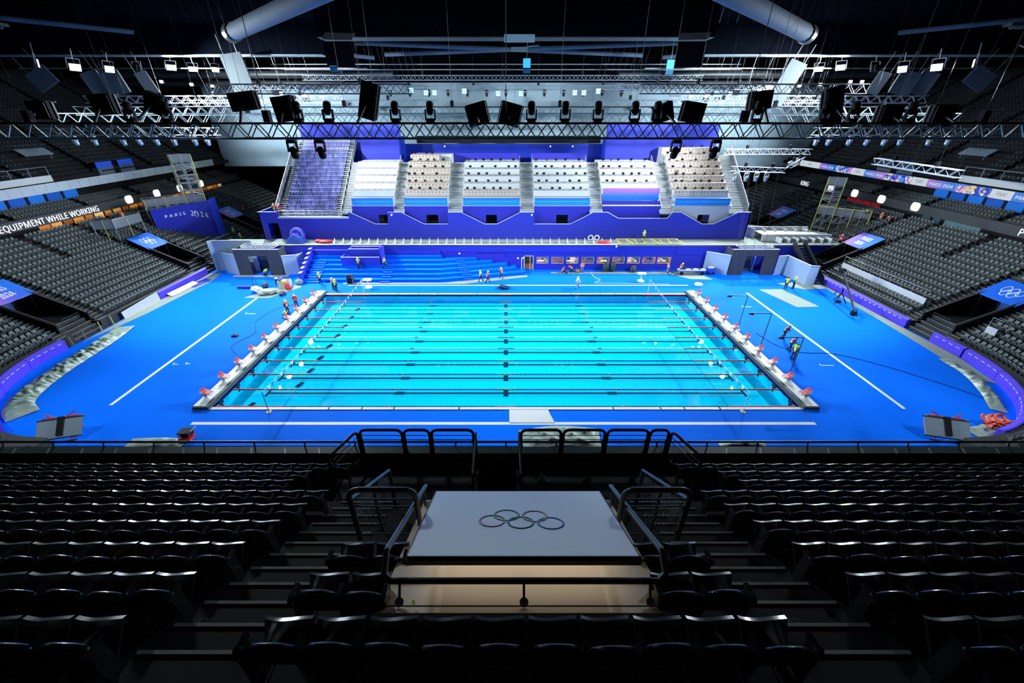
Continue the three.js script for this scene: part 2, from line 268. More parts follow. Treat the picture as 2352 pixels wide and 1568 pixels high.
{
  const monitor = new THREE.Group(); const mons = [];
  const deskPale = mat([0.66, 0.6, 0.5], 0.6), trim = mat([0.75, 0.22, 0.12], 0.6), cub = mat([0.62, 0.58, 0.5], 0.6), cubDark = mat([0.16, 0.12, 0.1], 0.6);
  const holes = [[-20.4, -18.95], [-12.8, -10.9], [-3.2, -1.45], [8.1, 10], null, [30.8, 32.75]];
  SEC.forEach(([id, x0, x1], si) => {
    const st = struct('press_terrace', null, null, `white stepped press terrace, ${secName[si]}`);
    const n = id === 'B' ? 6 : id === 'F' ? 7 : 5, j0 = id === 'E' ? 2 : 1;
    for (let j = j0; j <= n + 1; j++) part('platform', box2(x0, x1, j === 1 ? 7.9 : 6, rowTop(j) - 1.0, rowZ(j) - 1.2 - (j > n ? 1.5 : 0), rowZ(j) + 0.02), K.offwhite, st);
    part("platform", box2(x0, x1, 7.9, 9.2, rowZ(1), -27), K.offwhite, st);
    // recessed front under the apron
    const p = struct('recess_panel', null, null, `${si === 5 ? 'pale grey' : 'blue'} recessed front panel, ${secName[si]}`);
    const pz = -26.98, h = holes[si], pm = si === 5 ? K.offwhite : K.purpleDark;
    part('panel_face', wallShape([[x0 - 0.1, 6.3], [x1 + 0.3, 6.3], [x1 + 0.3, 9.1], [x0 - 0.1, 9.1]], h ? [[h[0], h[1], 6.35, 7.75]] : [], 0.12).translate(0, 0, pz), pm, p);
    part('panel_cap', box2(x0 - 0.1, x1 + 0.3, 9.1, 9.16, pz - 0.02, pz + 0.16), K.white, p);
    if (h) part('passage', merge([box2(h[0], h[1], 6.3, 7.8, -29.5, -29.4)]), si === 2 || si === 3 ? mat([0.1, 0.25, 0.35], 0.6) : K.black, p);
    part('recess_floor', box2(x0 - 0.3, x1 + 0.3, 6.2, 6.36, pz, MW - 0.18), K.carpet, p);
    if (si === 4) part('inner_step', box2(x0 - 0.1, x1 + 0.3, 9.16, 9.75, pz - 0.6, pz - 0.45), K.purpleDark, p);
    // coloured apron
    const a = id === 'E' ? single('apron_banner', slab(V(x0, 9.8, -27.98), V(x1, 9.8, -27.98), V(x1, 11.6, -27.98), V(x0, 11.6, -27.98), 0.06), mat([1, 1, 1], 0.5, { map: gradTex }), 'pink to blue banner across the front of the press section', 'banner')
      : single('apron_banner', box2(x0 + 0.05, x1 - 0.05, 9.17, 10.2, -26.99, -26.9), K.cyan, `sky blue front banner, ${secName[si]}`, 'banner', [0, 0, 0], 0, 'blue banners of the press stand');
    if (id !== 'E') { const dots = []; for (let x = x0 + 0.6; x < x1 - 0.5; x += 0.32) dots.push(bx(0.12, 0.07, 0.01, x, 9.75, -26.895)); { const q = part("printed_line", merge(dots), K.line, a); q.userData.kind = "stuff"; } part('top_edge', box2(x0, x1, 10.2, 10.26, -27.05, -26.86), K.royal, a); }
    for (let j = j0; j <= n; j++) {
      const z = rowZ(j), y = rowTop(j), pale = id === 'B' || id === 'F' || (id === 'C' && j === 1), wide = (id === 'B' && j === 6) ? [x0 + 0.2, x1 - 2] : (id === 'F' && j === 7) ? [x0 + 2.6, x1 - 0.8] : [x0, x1];
      const d = thing('press_desk', `${pale ? 'cream' : 'white'} press desk in the ${ord[j - 1]} row, ${secName[si]}`, 'desk', [0, y - 1.0, z], 0, 'press desks of the far stand');
      part('front_panel', box2(wide[0], wide[1], 0, 1.0, 0, 0.05), pale ? deskPale : K.white, d); part('desk_top', box2(wide[0], wide[1], 0.97, 1.0, -0.55, 0), pale ? K.white : K.offwhite, d);
      for (const x of [wide[0] + 0.03, wide[1] - 0.03]) part('end_panel', box2(x - 0.03, x + 0.03, 0, 0.95, -0.6, 0), K.white, d);
      part('shade_strip_top', box2(wide[0], wide[1], 0.955, 1.005, 0.05, 0.06), K.panelGrey, d); part('shade_strip_foot', box2(wide[0], wide[1], 0.0, 0.07, 0.05, 0.058), K.panelGrey, d);  // grey strips painted in for the shading between desk rows
      if (pale) {
        part('trim_strip', box2(wide[0], wide[1], 0.96, 1.03, 0.05, 0.07), trim, d); part('trim_strip', box2(wide[0], wide[1], 0.2, 0.25, 0.05, 0.07), trim, d);
        for (let x = wide[0] + 0.3; x < wide[1] - 0.3; x += 0.57) { const q = part('cubby', box2(x, x + 0.3, 0.34, 0.9, 0.05, 0.075), cub, d); part('cubby_dark_patch', box2(x + 0.02, x + 0.14, 0.62, 0.84, 0.075, 0.09), cubDark, q); }  // each cubby carries a small dark brown patch
      }
      for (let x = wide[0] + rr(0.3, 1); id !== 'A' && x < wide[1] - 0.4; x += rr(0.9, 2.3)) mons.push([x, y, z - 0.3 - rr(0, 0.15), si, j, rr(-0.4, 0.4)]);
      for (let x = wide[0] + 0.3; x < wide[1] - 0.4; x += rr(0.8, 1.4)) part('cable_tray', bx(rr(0.3, 0.5), 0.022, 0.16, x, 1.011, -0.47), K.grey, d);
    }
  });
  const sg = bx(0.44, 0.3, 0.04, 0, 0.27, 0), fg = merge([bx(0.06, 0.2, 0.04, 0, 0.1, -0.03), bx(0.24, 0.02, 0.18, 0, 0.01, -0.02)]);
  mons.forEach(([x, y, z, si, j, t]) => { const o = thing("monitor", `dark small monitor on the ${ord[j - 1]} row desk, ${secName[si]}`, "monitor", [x, y + 0.04, z], t, 'monitors on the press desks'); part('screen', sg, K.blackGloss, o); part('monitor_stand', fg, K.black, o); });
}
// stairs between the sections
{
  const S = [[-25.9, -24.55], [-17.7, -16.2], [-9.1, -6.95], [2.3, 4.4], [13.4, 15.3], [24.5, 26.6], [35.6, 38.3]], sn = ['beside the purple seat block', 'second from the purple seat block', 'third from the purple seat block', 'in the centre', 'second right of the centre', 'beside the end section', 'along the mesh fence'];
  S.forEach(([a, b], i) => {
    const st = struct('stairs', null, null, `white metal stair flight of the far stand, ${sn[i]}`), N = i === 6 ? 38 : 33, g = [], ris = [];
    for (let k = 0; k < N; k++) { g.push(box2(a, b, 8.12 + 0.203 * k, 8.2 + 0.203 * k, MW - 0.3 - 0.262 * (k + 1), MW - 0.18 - 0.262 * k)); ris.push(box2(a + 0.03, b - 0.03, 8.0 + 0.203 * k - 0.12, 8.12 + 0.203 * k, MW - 0.35 - 0.262 * (k + 1), MW - 0.32 - 0.262 * k)); }
    part('treads', merge(g), K.white, st); part('risers', merge(ris), K.steel, st);
    const e = V(0, 0.203 * N, -0.262 * N);
    for (const x of [a, b]) { const o = part('stringer', bar(V(x, 8.1, MW - 0.3), V(x, 8.1, MW - 0.3).add(e), 0.09, 4), K.offwhite, st); }
    for (const x of i === 3 ? [a, b] : [a]) {
      const o = part('handrail', bar(V(x, 9.1, MW - 0.3), V(x, 9.1, MW - 0.3).add(e), 0.05, 5), K.steel, st);
      for (let k = 0; k <= 8; k++) part('rail_post', bar(V(x, 8.1, MW - 0.3).addScaledVector(e, k / 8), V(x, 9.1, MW - 0.3).addScaledVector(e, k / 8), 0.04, 4), K.steel, o);
    }
  });
  // fence of grey panels along the outer stairs
  const f = thing('mesh_fence', 'grey panelled fence climbing beside the outermost right stairs', 'fence');
  for (let k = 0; k < 9; k++) { const z0 = MW - 0.6 - 1.12 * k, y0 = 8.2 + 0.87 * k; part('fence_panel', slab(V(38.42, y0, z0), V(38.42, y0 + 0.85, z0 - 1.08), V(38.42, y0 + 2.0, z0 - 1.08), V(38.42, y0 + 1.15, z0), 0.04), K.steel, f); part('fence_post', bar(V(38.42, y0, z0), V(38.42, y0 + 1.25, z0), 0.05, 5), K.white, f); }
}
// temporary seat block with violet-grey seats
{
  const b = struct('seat_block_frame', null, null, 'white stepped frame under the violet seats of the temporary stand');
  const T = (r) => [7.65 + 0.525 * r, -26.5 - 0.685 * r];
  for (let r = 0; r < 20; r++) { const [y, z] = T(r); part('deck_row', box2(-36.3, -26.5, y - 0.12, y, z - 0.72, z), K.offwhite, b); }
  const st = [[], []]; for (let k = 0; k < 40; k++) { const y = 7.6 + 0.2625 * k, z = -26.45 - 0.3425 * k; st[0].push(box2(-36.5, -35.5, y, y + 0.05, z - 0.2, z)); st[1].push(box2(-27.2, -26.4, y, y + 0.05, z - 0.2, z)); }
  st.forEach(g => part('stair_flight', merge(g), K.white, b)); part('under_frame', slab(V(-36.4, 7.3, -26.4), V(-26.3, 7.3, -26.4), V(-26.3, 17.6, -40), V(-36.4, 17.6, -40), 0.2), K.grey, b);
  part('front_beam', box2(-36.2, -25, 7.35, 7.6, -26.35, -26.0), K.white, b);
  const v = ['#8f8fc4', '#7c7fb2', '#a5a6d6', '#6d76a0'].map(c => mat(c, 0.5));
  const shell = merge([bx(0.38, 0.4, 0.05, 0, 0.62, -0.16), bx(0.4, 0.05, 0.36, 0, 0.42, 0), bx(0.3, 0.08, 0.05, 0, 0.84, -0.17), bx(0.05, 0.4, 0.2, 0, 0.2, -0.08)]);
  const hole = bx(0.2, 0.12, 0.01, 0, 0.68, -0.128), rest = [];
  const proto = v.map(m => { const g = new THREE.Group(); part('shell', shell, m, g); part('grip_slot', hole, K.royal, g); return g; });
  for (let r = 0; r < 19; r++) for (let i = 0; i < 18; i++) {
    const [y, z] = T(r), x = -35.15 + 0.452 * i - 0.035 * 0, zz = z - 0.38;
    if (r >= 16) { rest.push(new THREE.Matrix4().makeTranslation(x, y, zz)); continue; }
    const o = proto[Math.floor(rnd() * 4)].clone(); o.name = numbered('violet_chair'); o.position.set(x, y, zz); scene.add(o);
    tag(o, `violet grey shell seat in the ${ord[r]} row of the temporary stand`, 'seat', `violet seats, ${ord[r]} row`);
  }
  sprinkle(shell, v[2], 'violet_seats_top', 'pale violet seats in the top rows of the temporary stand', 'seats', rest);
  for (const [x, lab, m] of [[-36.75, 'dark panelled side fence along the outer edge of the violet seat block', K.steel], [-26.15, 'grey mesh side fence between the violet seats and the white stairs', K.alu]]) {
    const f = thing('side_fence', lab, 'fence');
    for (let k = 0; k < 12; k++) { const y0 = 7.6 + 0.875 * k, z0 = -26.6 - 1.14 * k; part('fence_panel', slab(V(x, y0, z0), V(x, y0 + 0.86, z0 - 1.1), V(x, y0 + 1.95, z0 - 1.1), V(x, y0 + 1.1, z0), 0.04), m, f); part('fence_post', bar(V(x, y0, z0), V(x, y0 + 1.2, z0), 0.05, 5), K.white, f); }
  }
  const rl = thing('front_railing', 'steel railing in front of the violet seat block', 'railing');
  for (let k = 0; k <= 7; k++) part('rail_post', bar(V(-36 + 1.36 * k, 7.4, -26.25), V(-36 + 1.36 * k, 8.5, -26.25), 0.04, 5), K.steel, rl);
  for (const y of [8.5, 8.0]) part('rail', bar(V(-36, y, -26.25), V(-26.3, y, -26.25), 0.035, 5), K.steel, rl);
}
// walls behind the stand
struct('wall_behind_seats', box2(-36.2, -25.6, 10, 20.5, -40.8, -40.4), K.purple, 'violet wall behind the temporary seats');
struct('wall_behind_press_left', box2(-25.2, -18.1, 10, 20.5, -38.4, -38.1), K.purple, 'bright violet wall panel behind the press desks');
struct('wall_behind_press_right', box2(17.4, 36.6, 8, 20.5, -38.9, -38.6), K.purple, 'large bright violet wall behind the right press sections');
{
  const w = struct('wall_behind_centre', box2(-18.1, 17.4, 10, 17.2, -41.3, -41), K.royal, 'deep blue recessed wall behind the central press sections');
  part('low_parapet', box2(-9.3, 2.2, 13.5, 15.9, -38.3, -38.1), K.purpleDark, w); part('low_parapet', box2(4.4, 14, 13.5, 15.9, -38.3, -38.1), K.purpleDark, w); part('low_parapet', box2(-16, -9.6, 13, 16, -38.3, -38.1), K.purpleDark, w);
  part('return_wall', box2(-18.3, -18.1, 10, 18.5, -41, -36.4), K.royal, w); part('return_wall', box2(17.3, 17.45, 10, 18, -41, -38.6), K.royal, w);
  part('upper_black_box', box2(-16, 17, 17.3, 18.4, -44, -41.2), K.black, w);  // plain black box above the deep blue wall
}
{
  const w = struct('drape_screen', null, null, 'huge pale grey screen hanging behind the far stand');
  for (let i = 0; i < 8; i++) part('drape_panel', box2(-62.5 + 16.1 * i, -62.5 + 16.1 * i + 16.06, 11.8, 27.5, -58.2, -58), K.drape, w);
}
// ---------------------------------------------------------------- blue team steps in front of the far wall
{
  const b = struct('team_steps', null, null, 'bright blue broad steps before the far wall, fanning out at one end');
  const xe = [3, 1.6, 0.2, -2.2, -4.6, -10.3];
  const gapm = mat([0.004, 0.13, 0.8], 0.5);
  for (let k = 0; k < 6; k++) {
    const z = -17.2 - 0.93 * k, y = 0.42 * (k + 1), f = 3.4 / 13;
    const p = [[-30.2, z], [-10, z]], ze = z - f * (xe[k] + 10);
    if (xe[k] > -10) p.push([xe[k], Math.max(ze, -22.75)]); p.push([xe[k], -22.78], [-30.2, -22.78]);
    const s = new THREE.Shape(p.map(q => new THREE.Vector2(q[0], -q[1])));
    part('step', worldUV(new THREE.ExtrudeGeometry(s, { depth: 0.42, bevelEnabled: false }).rotateX(-Math.PI / 2).translate(0, y - 0.42, 0)), K.deck, b);
    part('step_edge', box2(-26.5, -10, y, y + 0.015, z - 0.07, z + 0.005), K.cyan, b);
  }
  for (let k = 0; k < 5; k++) for (const [x, w] of [[-29.6, 1.9], [-18.6, 1.4], [-6.5 - 0.35 * k, 1.5]]) { const z = -17.2 - 0.93 * k - (x > -10 ? 3.4 / 13 * (x + 10 + 0.7) : 0); part('half_step', box2(x, x + w, 0.42 * k, 0.42 * k + 0.21, z, z + 0.42), gapm, b); }
  const w = struct('steps_parapet', null, null, 'violet stepped side wall of the blue team steps');
  for (let k = 0; k < 6; k++) { part('parapet_step', box2(-30.5, -30.2, 0, 1.35 + 0.45 * k, -17.2 - 0.93 * (k + 1), -17.1 - 0.93 * k), K.purple, w); part('parapet_cap', box2(-30.55, -30.15, 1.35 + 0.45 * k, 1.42 + 0.45 * k, -17.2 - 0.93 * (k + 1), -17.1 - 0.93 * k), mat([0.5, 0.5, 0.8], 0.5), w); }
  part('rear_parapet', box2(-30.2, -10.3, 2.5, 3.3, -22.6, -22.4), K.purple, w); part('rear_cap', box2(-30.2, -24, 3.3, 3.36, -22.62, -22.38), mat([0.5, 0.5, 0.8], 0.5), w);
  for (const [x0, x1, y1] of [[-10.3, -4.6, 2.9], [-4.6, -0.2, 2.6], [-0.2, 2.7, 2.1]]) part('end_parapet', box2(x0, x1, 0, y1, -22.79, -22.65), K.purpleDark, w);
  const c = thing('commentary_box', 'violet open-topped box standing on the blue team steps', 'booth');
  const P = (x0, x1, y0, y1, z0, z1) => part('side_panel', box2(x0, x1, y0, y1, z0, z1), K.purple, c);
  P(-25, -19.2, 1.7, 2.9, -20.1, -19.95); P(-25, -24.85, 1.7, 2.9, -21.8, -20.1); P(-19.35, -19.2, 1.7, 2.9, -21.8, -20.1); P(-24, -18.9, 2.5, 3.9, -21.0, -20.85); P(-24, -18.9, 2.5, 3.9, -22.4, -22.25); P(-24, -23.85, 2.5, 3.9, -22.25, -21); P(-19.05, -18.9, 1.7, 4.3, -22.4, -20.2);
  const cap = mat([0.55, 0.55, 0.85], 0.5); part('cap', box2(-25, -19.2, 2.9, 2.95, -20.12, -19.93), cap, c); part('cap', box2(-24, -18.9, 3.9, 3.95, -21.02, -20.83), cap, c); part('cap', box2(-24, -18.9, 3.9, 3.95, -22.42, -22.23), cap, c);
}
// ---------------------------------------------------------------- portals at both ends of the far wall
for (const s of [-1, 1]) {
  const side = s < 0 ? 'beside the blue team steps' : 'at the end nearer the camera crane';
  const g = thing('portal', `dark grey walk-out portal ${side}`, 'portal', [s * 37.8, 0, -20.4]);
  const gap = s < 0 ? [-1.45, 1.45] : [-1.2, 1.55];
  part('portal_front', wallShape([[-3.45, 0], [gap[0], 0], [gap[0], 2.98], [gap[1], 2.98], [gap[1], 0], [3.45, 0], [3.45, 3.98], [-3.45, 3.98]], [], 0.12), K.grey, g);
  part('portal_cap', box2(-3.45, 3.45, 3.98, 4.06, -0.05, 0.16), K.offwhite, g);
  part('portal_return', box2(-3.45, -3.35, 0, 3.98, -1.9, 0), K.grey, g); part('portal_return', box2(3.35, 3.45, 0, 3.98, -1.9, 0), K.grey, g);
  part('inner_screen', box2(s < 0 ? -0.7 : -1.0, s < 0 ? 2.2 : 0.7, 0, 3, -1.7, -1.6), K.grey, g); part('inner_wing', box2(s < 0 ? -1.7 : 1.0, s < 0 ? -1.05 : 1.2, 0, 3.1, -1.5, -1.4), K.white, g);
  const t = thing('roof_truss', `white truss frame on the portal ${side}`, 'truss', [s * 37.8, 4.06, -20.5]);
  const rail = []; for (const [z, y] of [[-0.1, 0.1], [-0.1, 0.35], [-1.6, 0.1], [-1.6, 0.35]]) part('truss_chord', bar(V(-2.3, y, z), V(2.6, y, z), 0.05, 5), K.white, t);
  for (const x of [-2.3, 2.6]) for (const y of [0.1, 0.35]) part('truss_chord', bar(V(x, y, -0.1), V(x, y, -1.6), 0.05, 5), K.white, t);
  for (let i = 0; i < 12; i++) for (const z of [-0.1, -1.6]) part('truss_brace', bar(V(-2.3 + 0.408 * i, i % 2 ? 0.35 : 0.1, z), V(-2.3 + 0.408 * (i + 1), i % 2 ? 0.1 : 0.35, z), 0.03, 4), K.white, t);
  // white wing walls
  const wing = (name, lab, pts, h) => { const o = thing(name, lab, 'partition'); for (let i = 0; i + 1 < pts.length; i++) { const [x0, z0] = pts[i], [x1, z1] = pts[i + 1]; part('panel', slab(V(x0, 0, z0), V(x1, 0, z1), V(x1, h, z1), V(x0, h, z0), 0.12), K.drape, o); part('panel_cap', bar(V(x0, h, z0), V(x1, h, z1), 0.08, 4), K.white, o); } };
  if (s < 0) { wing('wing_wall', 'pale grey wing wall between the dark portal and the blue team steps', [[-34.2, -20.3], [-32.2, -20.9], [-31.7, -22.2]], 3.0); wing('wing_wall', 'short pale grey wing wall left of the dark portal', [[-43.9, -21.4], [-41.3, -20.3]], 3.2); wing('wing_wall', 'tall pale grey back wall behind the dark portal', [[-45.8, -21.8], [-45.4, -22.3], [-39.5, -22.5]], 4.8); }
  else { wing('wing_wall', 'pale grey wing wall between the windows and the second portal', [[31.4, -22.4], [32.8, -21.3], [34.2, -20.25]], 3.1); wing('wing_wall', 'long pale grey angled wall running from the second portal to the field edge', [[41.5, -20.25], [43.1, -20.6], [43.4, -15.8], [44.5, -15.5]], 3.0); }
}
// dark carpet strips and protective sheets on the blue floor
{
  const sheet = (lab, pts, m = K.tarp, h = 0.03) => { const s = new THREE.Shape(pts.map(p => new THREE.Vector2(p[0], -p[1]))); return single('floor_sheet', new THREE.ExtrudeGeometry(s, { depth: h, bevelEnabled: false }).rotateX(-Math.PI / 2).translate(0, 0.007, 0), m, lab, 'floor sheet'); };
  sheet('brown strip of floor sheet before the first dark portal', [[-42, -20.1], [-33.5, -20.1], [-33.5, -19.5], [-42, -19.4]], K.beige);
  sheet('pale grey sheet under the bags and tools left of the pool', [[-35.6, -11.2], [-32.1, -11.1], [-29.4, -15.4], [-31.8, -16.3]], K.carpet);
  sheet('long pale grey sheet laid by the white line on the crane side', [[36, -14.2], [39.3, -14.3], [40.6, -8.3], [37.6, -8.1]], K.carpet);
  sheet('grey sheet along the foot of the angled wall', [[39.9, -16.6], [46.4, -17.4], [46.4, -14.6], [42.4, -14.2]], K.carpet);
  sheet('grey sheet in front of the window wall', [[7, -21.6], [30, -21.8], [31.2, -18.2], [28, -18.4], [25.6, -20.6], [7.2, -20.9]], K.carpet);
  sheet('grey strip of sheet along the foot of the blue team steps', [[-24, -16.9], [-9, -16.9], [3.2, -20.2], [3.4, -19.4], [-6, -16.4], [-24, -16.3]], K.carpet);
  sheet('white mat on the near pool edge', [[0.28, 12.78], [3.55, 12.78], [3.7, 13.5], [3.95, 14.4], [0.28, 14.4]], K.white);
  sheet('grey sheet along the padding beside the camera crane', [[45.9, -17], [46.3, -17], [46.3, 4.5], [45.3, 9], [44.2, 8.4], [44.9, 0]], K.carpet);
  sheet('grey sheet along the left padding by the white panels', [[-46.3, -21], [-44.6, -21], [-44, -17.5], [-44.9, -6], [-45.6, -2], [-46.3, 1]], K.carpet);
}
// crumpled tarpaulins
function crumple(w, l, amp, cols, f) {
  const nx = Math.round(w * cols), nz = Math.round(l * cols), g = new THREE.PlaneGeometry(w, l, nx, nz).rotateX(-Math.PI / 2), p = g.attributes.position;
  const ph = Array.from({ length: 18 }, (_, k) => { const q = (1.2 + 0.32 * k) * f, a = rr(0, 6.28); return [q * Math.cos(a), q * Math.sin(a), rr(0, 6.28), 2.2 / (1.2 + 0.32 * k)]; });
  for (let i = 0; i < p.count; i++) {
    const x = p.getX(i), z = p.getZ(i); let h = 0; for (const [a, b, c, g] of ph) h += g * (1 - Math.abs(Math.sin(a * x + b * z + c + 0.8 * Math.sin(1.7 * z + c))));
    const e = Math.min(1, 2.2 * Math.min(1 - Math.abs(x) / (w / 2), 1 - Math.abs(z) / (l / 2)) + 0.12); p.setY(i, 0.03 + amp * e * (h / 9 - 0.35) + amp * 0.25 * e);
  }
  return g;
}
function bendAlong(g, pts) {                                     // lay a strip (length along local z) along a plan curve
  const c = new THREE.CatmullRomCurve3(pts.map(q => V(q[0], 0, q[1]))), p = g.attributes.position; let L = 0; for (let i = 0; i < p.count; i++) L = Math.max(L, p.getZ(i));
  for (let i = 0; i < p.count; i++) { const t = Math.min(1, Math.max(0, p.getZ(i) / (2 * L) + 0.5)), a = c.getPoint(t), d = c.getTangent(t), x = p.getX(i); p.setXYZ(i, a.x - d.z * x, p.getY(i), a.z + d.x * x); }
  g.computeVertexNormals(); return g;
}
{
  const T = (lab, w, l, amp, pts, f = 1) => single('tarpaulin', bendAlong(crumple(w, l, amp, 9, f), pts), K.tarp, lab, 'tarpaulin');
  T('long crumpled grey green tarpaulin pulled off the left padding', 2.0, 20, 0.75, [[-44.5, -2.6], [-43.7, 1.5], [-43.4, 5], [-42.8, 9], [-41.5, 12.2], [-39.7, 13.6]], 1.3);
  T('crumpled tarpaulin along the right padding curve', 1.1, 11, 0.5, [[44.5, 4.6], [44.2, 7.5], [42.8, 10.6], [41.2, 13]], 1.5);
  T('tarpaulin with the orange hoses lying on it', 2.2, 5.5, 0.5, [[40.4, 13.9], [39.7, 15], [38, 15.8], [36.3, 16.1]], 1.4);
  T('crumpled grey tarpaulin behind the front railing', 2.2, 6, 0.45, [[1.2, 16.4], [4, 15.9], [7.2, 16.2]], 1.3);
  T('small grey tarpaulin near the red equipment cart', 0.9, 4, 0.3, [[-28.5, 16.7], [-26, 16.6], [-24.2, 16.8]]);
  T('narrow folded tarpaulin at the near floor edge', 0.5, 3.5, 0.2, [[16, 16.8], [18, 16.75], [19.5, 16.8]]);
}
// ---------------------------------------------------------------- objects on the far ledge
{
  const t = thing('covered_emblem', 'arched round emblem half covered by a blue tarpaulin on the ledge', 'sign', [-33.2, 4.03, -24.6]);
  const em = canvas(256, 256, (c) => { c.fillStyle = '#2b33d8'; c.fillRect(0, 0, 256, 256); c.strokeStyle = '#aab4ff'; c.lineWidth = 14; for (const r of [118, 96]) { c.beginPath(); c.arc(128, 140, r, 0, 7); c.stroke(); } for (let i = 0; i < 22; i++) { const a = i / 22 * 6.283; c.lineWidth = 6; c.beginPath(); c.moveTo(128 + 96 * Math.cos(a), 140 + 96 * Math.sin(a)); c.lineTo(128 + 118 * Math.cos(a), 140 + 118 * Math.sin(a)); c.stroke(); } c.fillStyle = '#f08ae0'; c.fillRect(92, 100, 74, 120); });
  const d = part('emblem_disc', new THREE.CylinderGeometry(1.15, 1.15, 0.2, 28).rotateX(Math.PI / 2).rotateZ(Math.PI / 2), mat([1, 1, 1], 0.5, { map: em }), t); d.position.set(0.15, 1.1, 0); d.rotation.z = -Math.PI / 2;
  const cg = crumple(3.0, 1.6, 0.5, 8, 2), p = cg.attributes.position; for (let i = 0; i < p.count; i++) { const x = p.getX(i), z = p.getZ(i), k = Math.max(0, 1 - (x / 1.5) ** 2); p.setY(i, p.getY(i) + 1.0 * k * (z < 0.55 ? 1 : Math.max(0, (0.8 - z) * 4))); p.setZ(i, z + 0.5); } cg.computeVertexNormals();
  part('cover', cg, mat([0.04, 0.1, 0.5], 0.35), t);
  const bag = (lab, x, z, w, m = K.red) => { const g = new THREE.SphereGeometry(0.5, 12, 8).scale(w, 0.55, 0.9).translate(0, 0.22, 0); return single('kit_bag', g, m, lab, 'bag', [x, 4.03, z]); };
  bag('long red bag on the ledge beside the white brace plates', -28.5, -23.9, 2.2); bag('second red bag on the ledge, next to the emblem', -29.7, -24.3, 1.4); bag('red bag by the yellow scaffold frame', 15.4, -23.3, 2.4);
  for (const [x, l] of [[13.6, 'first'], [14.6, 'second']]) single('hose_ring', new THREE.TorusGeometry(0.36, 0.1, 8, 20), K.white, `${l} white hose ring leaning on the ledge wall`, 'hose', [x, 4.5, -25.2]);
  const y = thing('scaffold_barrier', 'bright yellow scaffold frame lying along the ledge', 'scaffold', [22.3, 4.08, -23.4]);
  for (const z of [0.55, -0.9]) part('long_tube', bar(V(-4.9, 0.45 - (z > 0 ? 0.35 : 0), z), V(5.0, 0.45 - (z > 0 ? 0.35 : 0), z), 0.07, 6), K.yellow, y);
  for (let i = 0; i < 8; i++) part('cross_tube', bar(V(-4.7 + 1.33 * i, 0.45, -0.9), V(-4.4 + 1.33 * i + (i % 3 === 1 ? 0.8 : 0), 0.1, 0.55), 0.06, 6), K.yellow, y);
  single('plank', bx(1.3, 0.06, 0.5, 0, 0.03, 0), K.wood, 'brown plank on the ledge behind the yellow frame', 'plank', [18.6, 4.03, -25]);
}
// white stepped boxes and mesh fence at the end of the ledge
{
  const o = struct('end_terrace', null, null, 'white stepped cubicles at the end of the ledge with mesh fence');
  for (let k = 0; k < 7; k++) { part('cubicle_wall', box2(43.2 + 1.3 * k, 43.28 + 1.3 * k, 4.03, 4.8, -24.9, -23.4), K.white, o); }
  part('cubicle_back', box2(41, 52, 4.03, 5.1, -25.1, -24.9), K.white, o); part('cubicle_back', box2(40, 50, 4.03, 5.6, -28.2, -28), K.white, o); part('cubicle_top', box2(41, 50, 5.0, 5.08, -28, -25), K.offwhite, o); part('floor_slab', box2(39, 53, 3.9, 4.03, -30, -22.7), K.carpet, o);
  for (let k = 0; k < 6; k++) part('divider', box2(40.5 + 1.7 * k, 40.6 + 1.7 * k, 4.03, 5.5, -28, -26.6), K.offwhite, o);
  part('front_wall', box2(45.5, 53, -0.2, 4, -23.2, -22.9), K.royal, o);
  const f = thing('mesh_screen', 'grey wire mesh fence behind the white cubicles', 'fence');
  for (let k = 0; k < 7; k++) { part('post', bar(V(40.5 + 1.9 * k, 4.03, -29 + 0.5 * k), V(40.5 + 1.9 * k, 5.7 - 0.1 * k, -29 + 0.5 * k), 0.04, 5), K.steel, f); if (k < 6) part('mesh_panel', slab(V(40.5 + 1.9 * k, 4.6, -29 + 0.5 * k), V(42.4 + 1.9 * k, 4.6, -28.5 + 0.5 * k), V(42.4 + 1.9 * k, 5.6 - 0.1 * k, -28.5 + 0.5 * k), V(40.5 + 1.9 * k, 5.7 - 0.1 * k, -29 + 0.5 * k), 0.02), K.steel, f); }
  const st = struct('side_stairs', null, null, 'steel stairs climbing from the field edge to the far ledge');
  const g = []; for (let k = 0; k < 16; k++) g.push(box2(44.6, 46.2, 0.25 * k, 0.25 * k + 0.06, -16 - 0.4 * (k + 1), -16 - 0.4 * k)); part('treads', merge(g), K.steelDark, st);
  for (const x of [44.6, 46.2]) part('handrail', slab(V(x, 0, -16), V(x, 4, -22.6), V(x, 5.1, -22.6), V(x, 1.1, -16), 0.05), K.steelDark, st);
}
// round wall lamps on the violet walls
{
  const g = new THREE.SphereGeometry(0.13, 12, 8), gm = mat([0.9, 0.95, 1], 0.4, { emissive: new THREE.Color(0xe8f4ff), emissiveIntensity: 1.2 });
  [[-7.3, 2.7, -22.6, 'above the blue team steps'], [1.9, 1.95, -22.6, 'beside the open white door'], [-18.1, 7.9, -26, 'on the tall wall by the second stairs'], [4.1, 7.9, -26, 'on the tall wall right of the central stairs'], [17.2, 3.85, -22.5, 'at the end of the ledge edge'], [-11, 16.8, -40.9, 'high on the deep blue wall'], [12, 16.8, -40.9, 'on the deep blue wall near the dark box'], [8, 16.8, -40.9, 'on the deep blue wall above the central desks']].forEach(([x, y, z, l]) => single('wall_lamp', g, gm, `small round white lamp ${l}`, 'lamp', [x, y, z], 0, 'round wall lamps'));
}
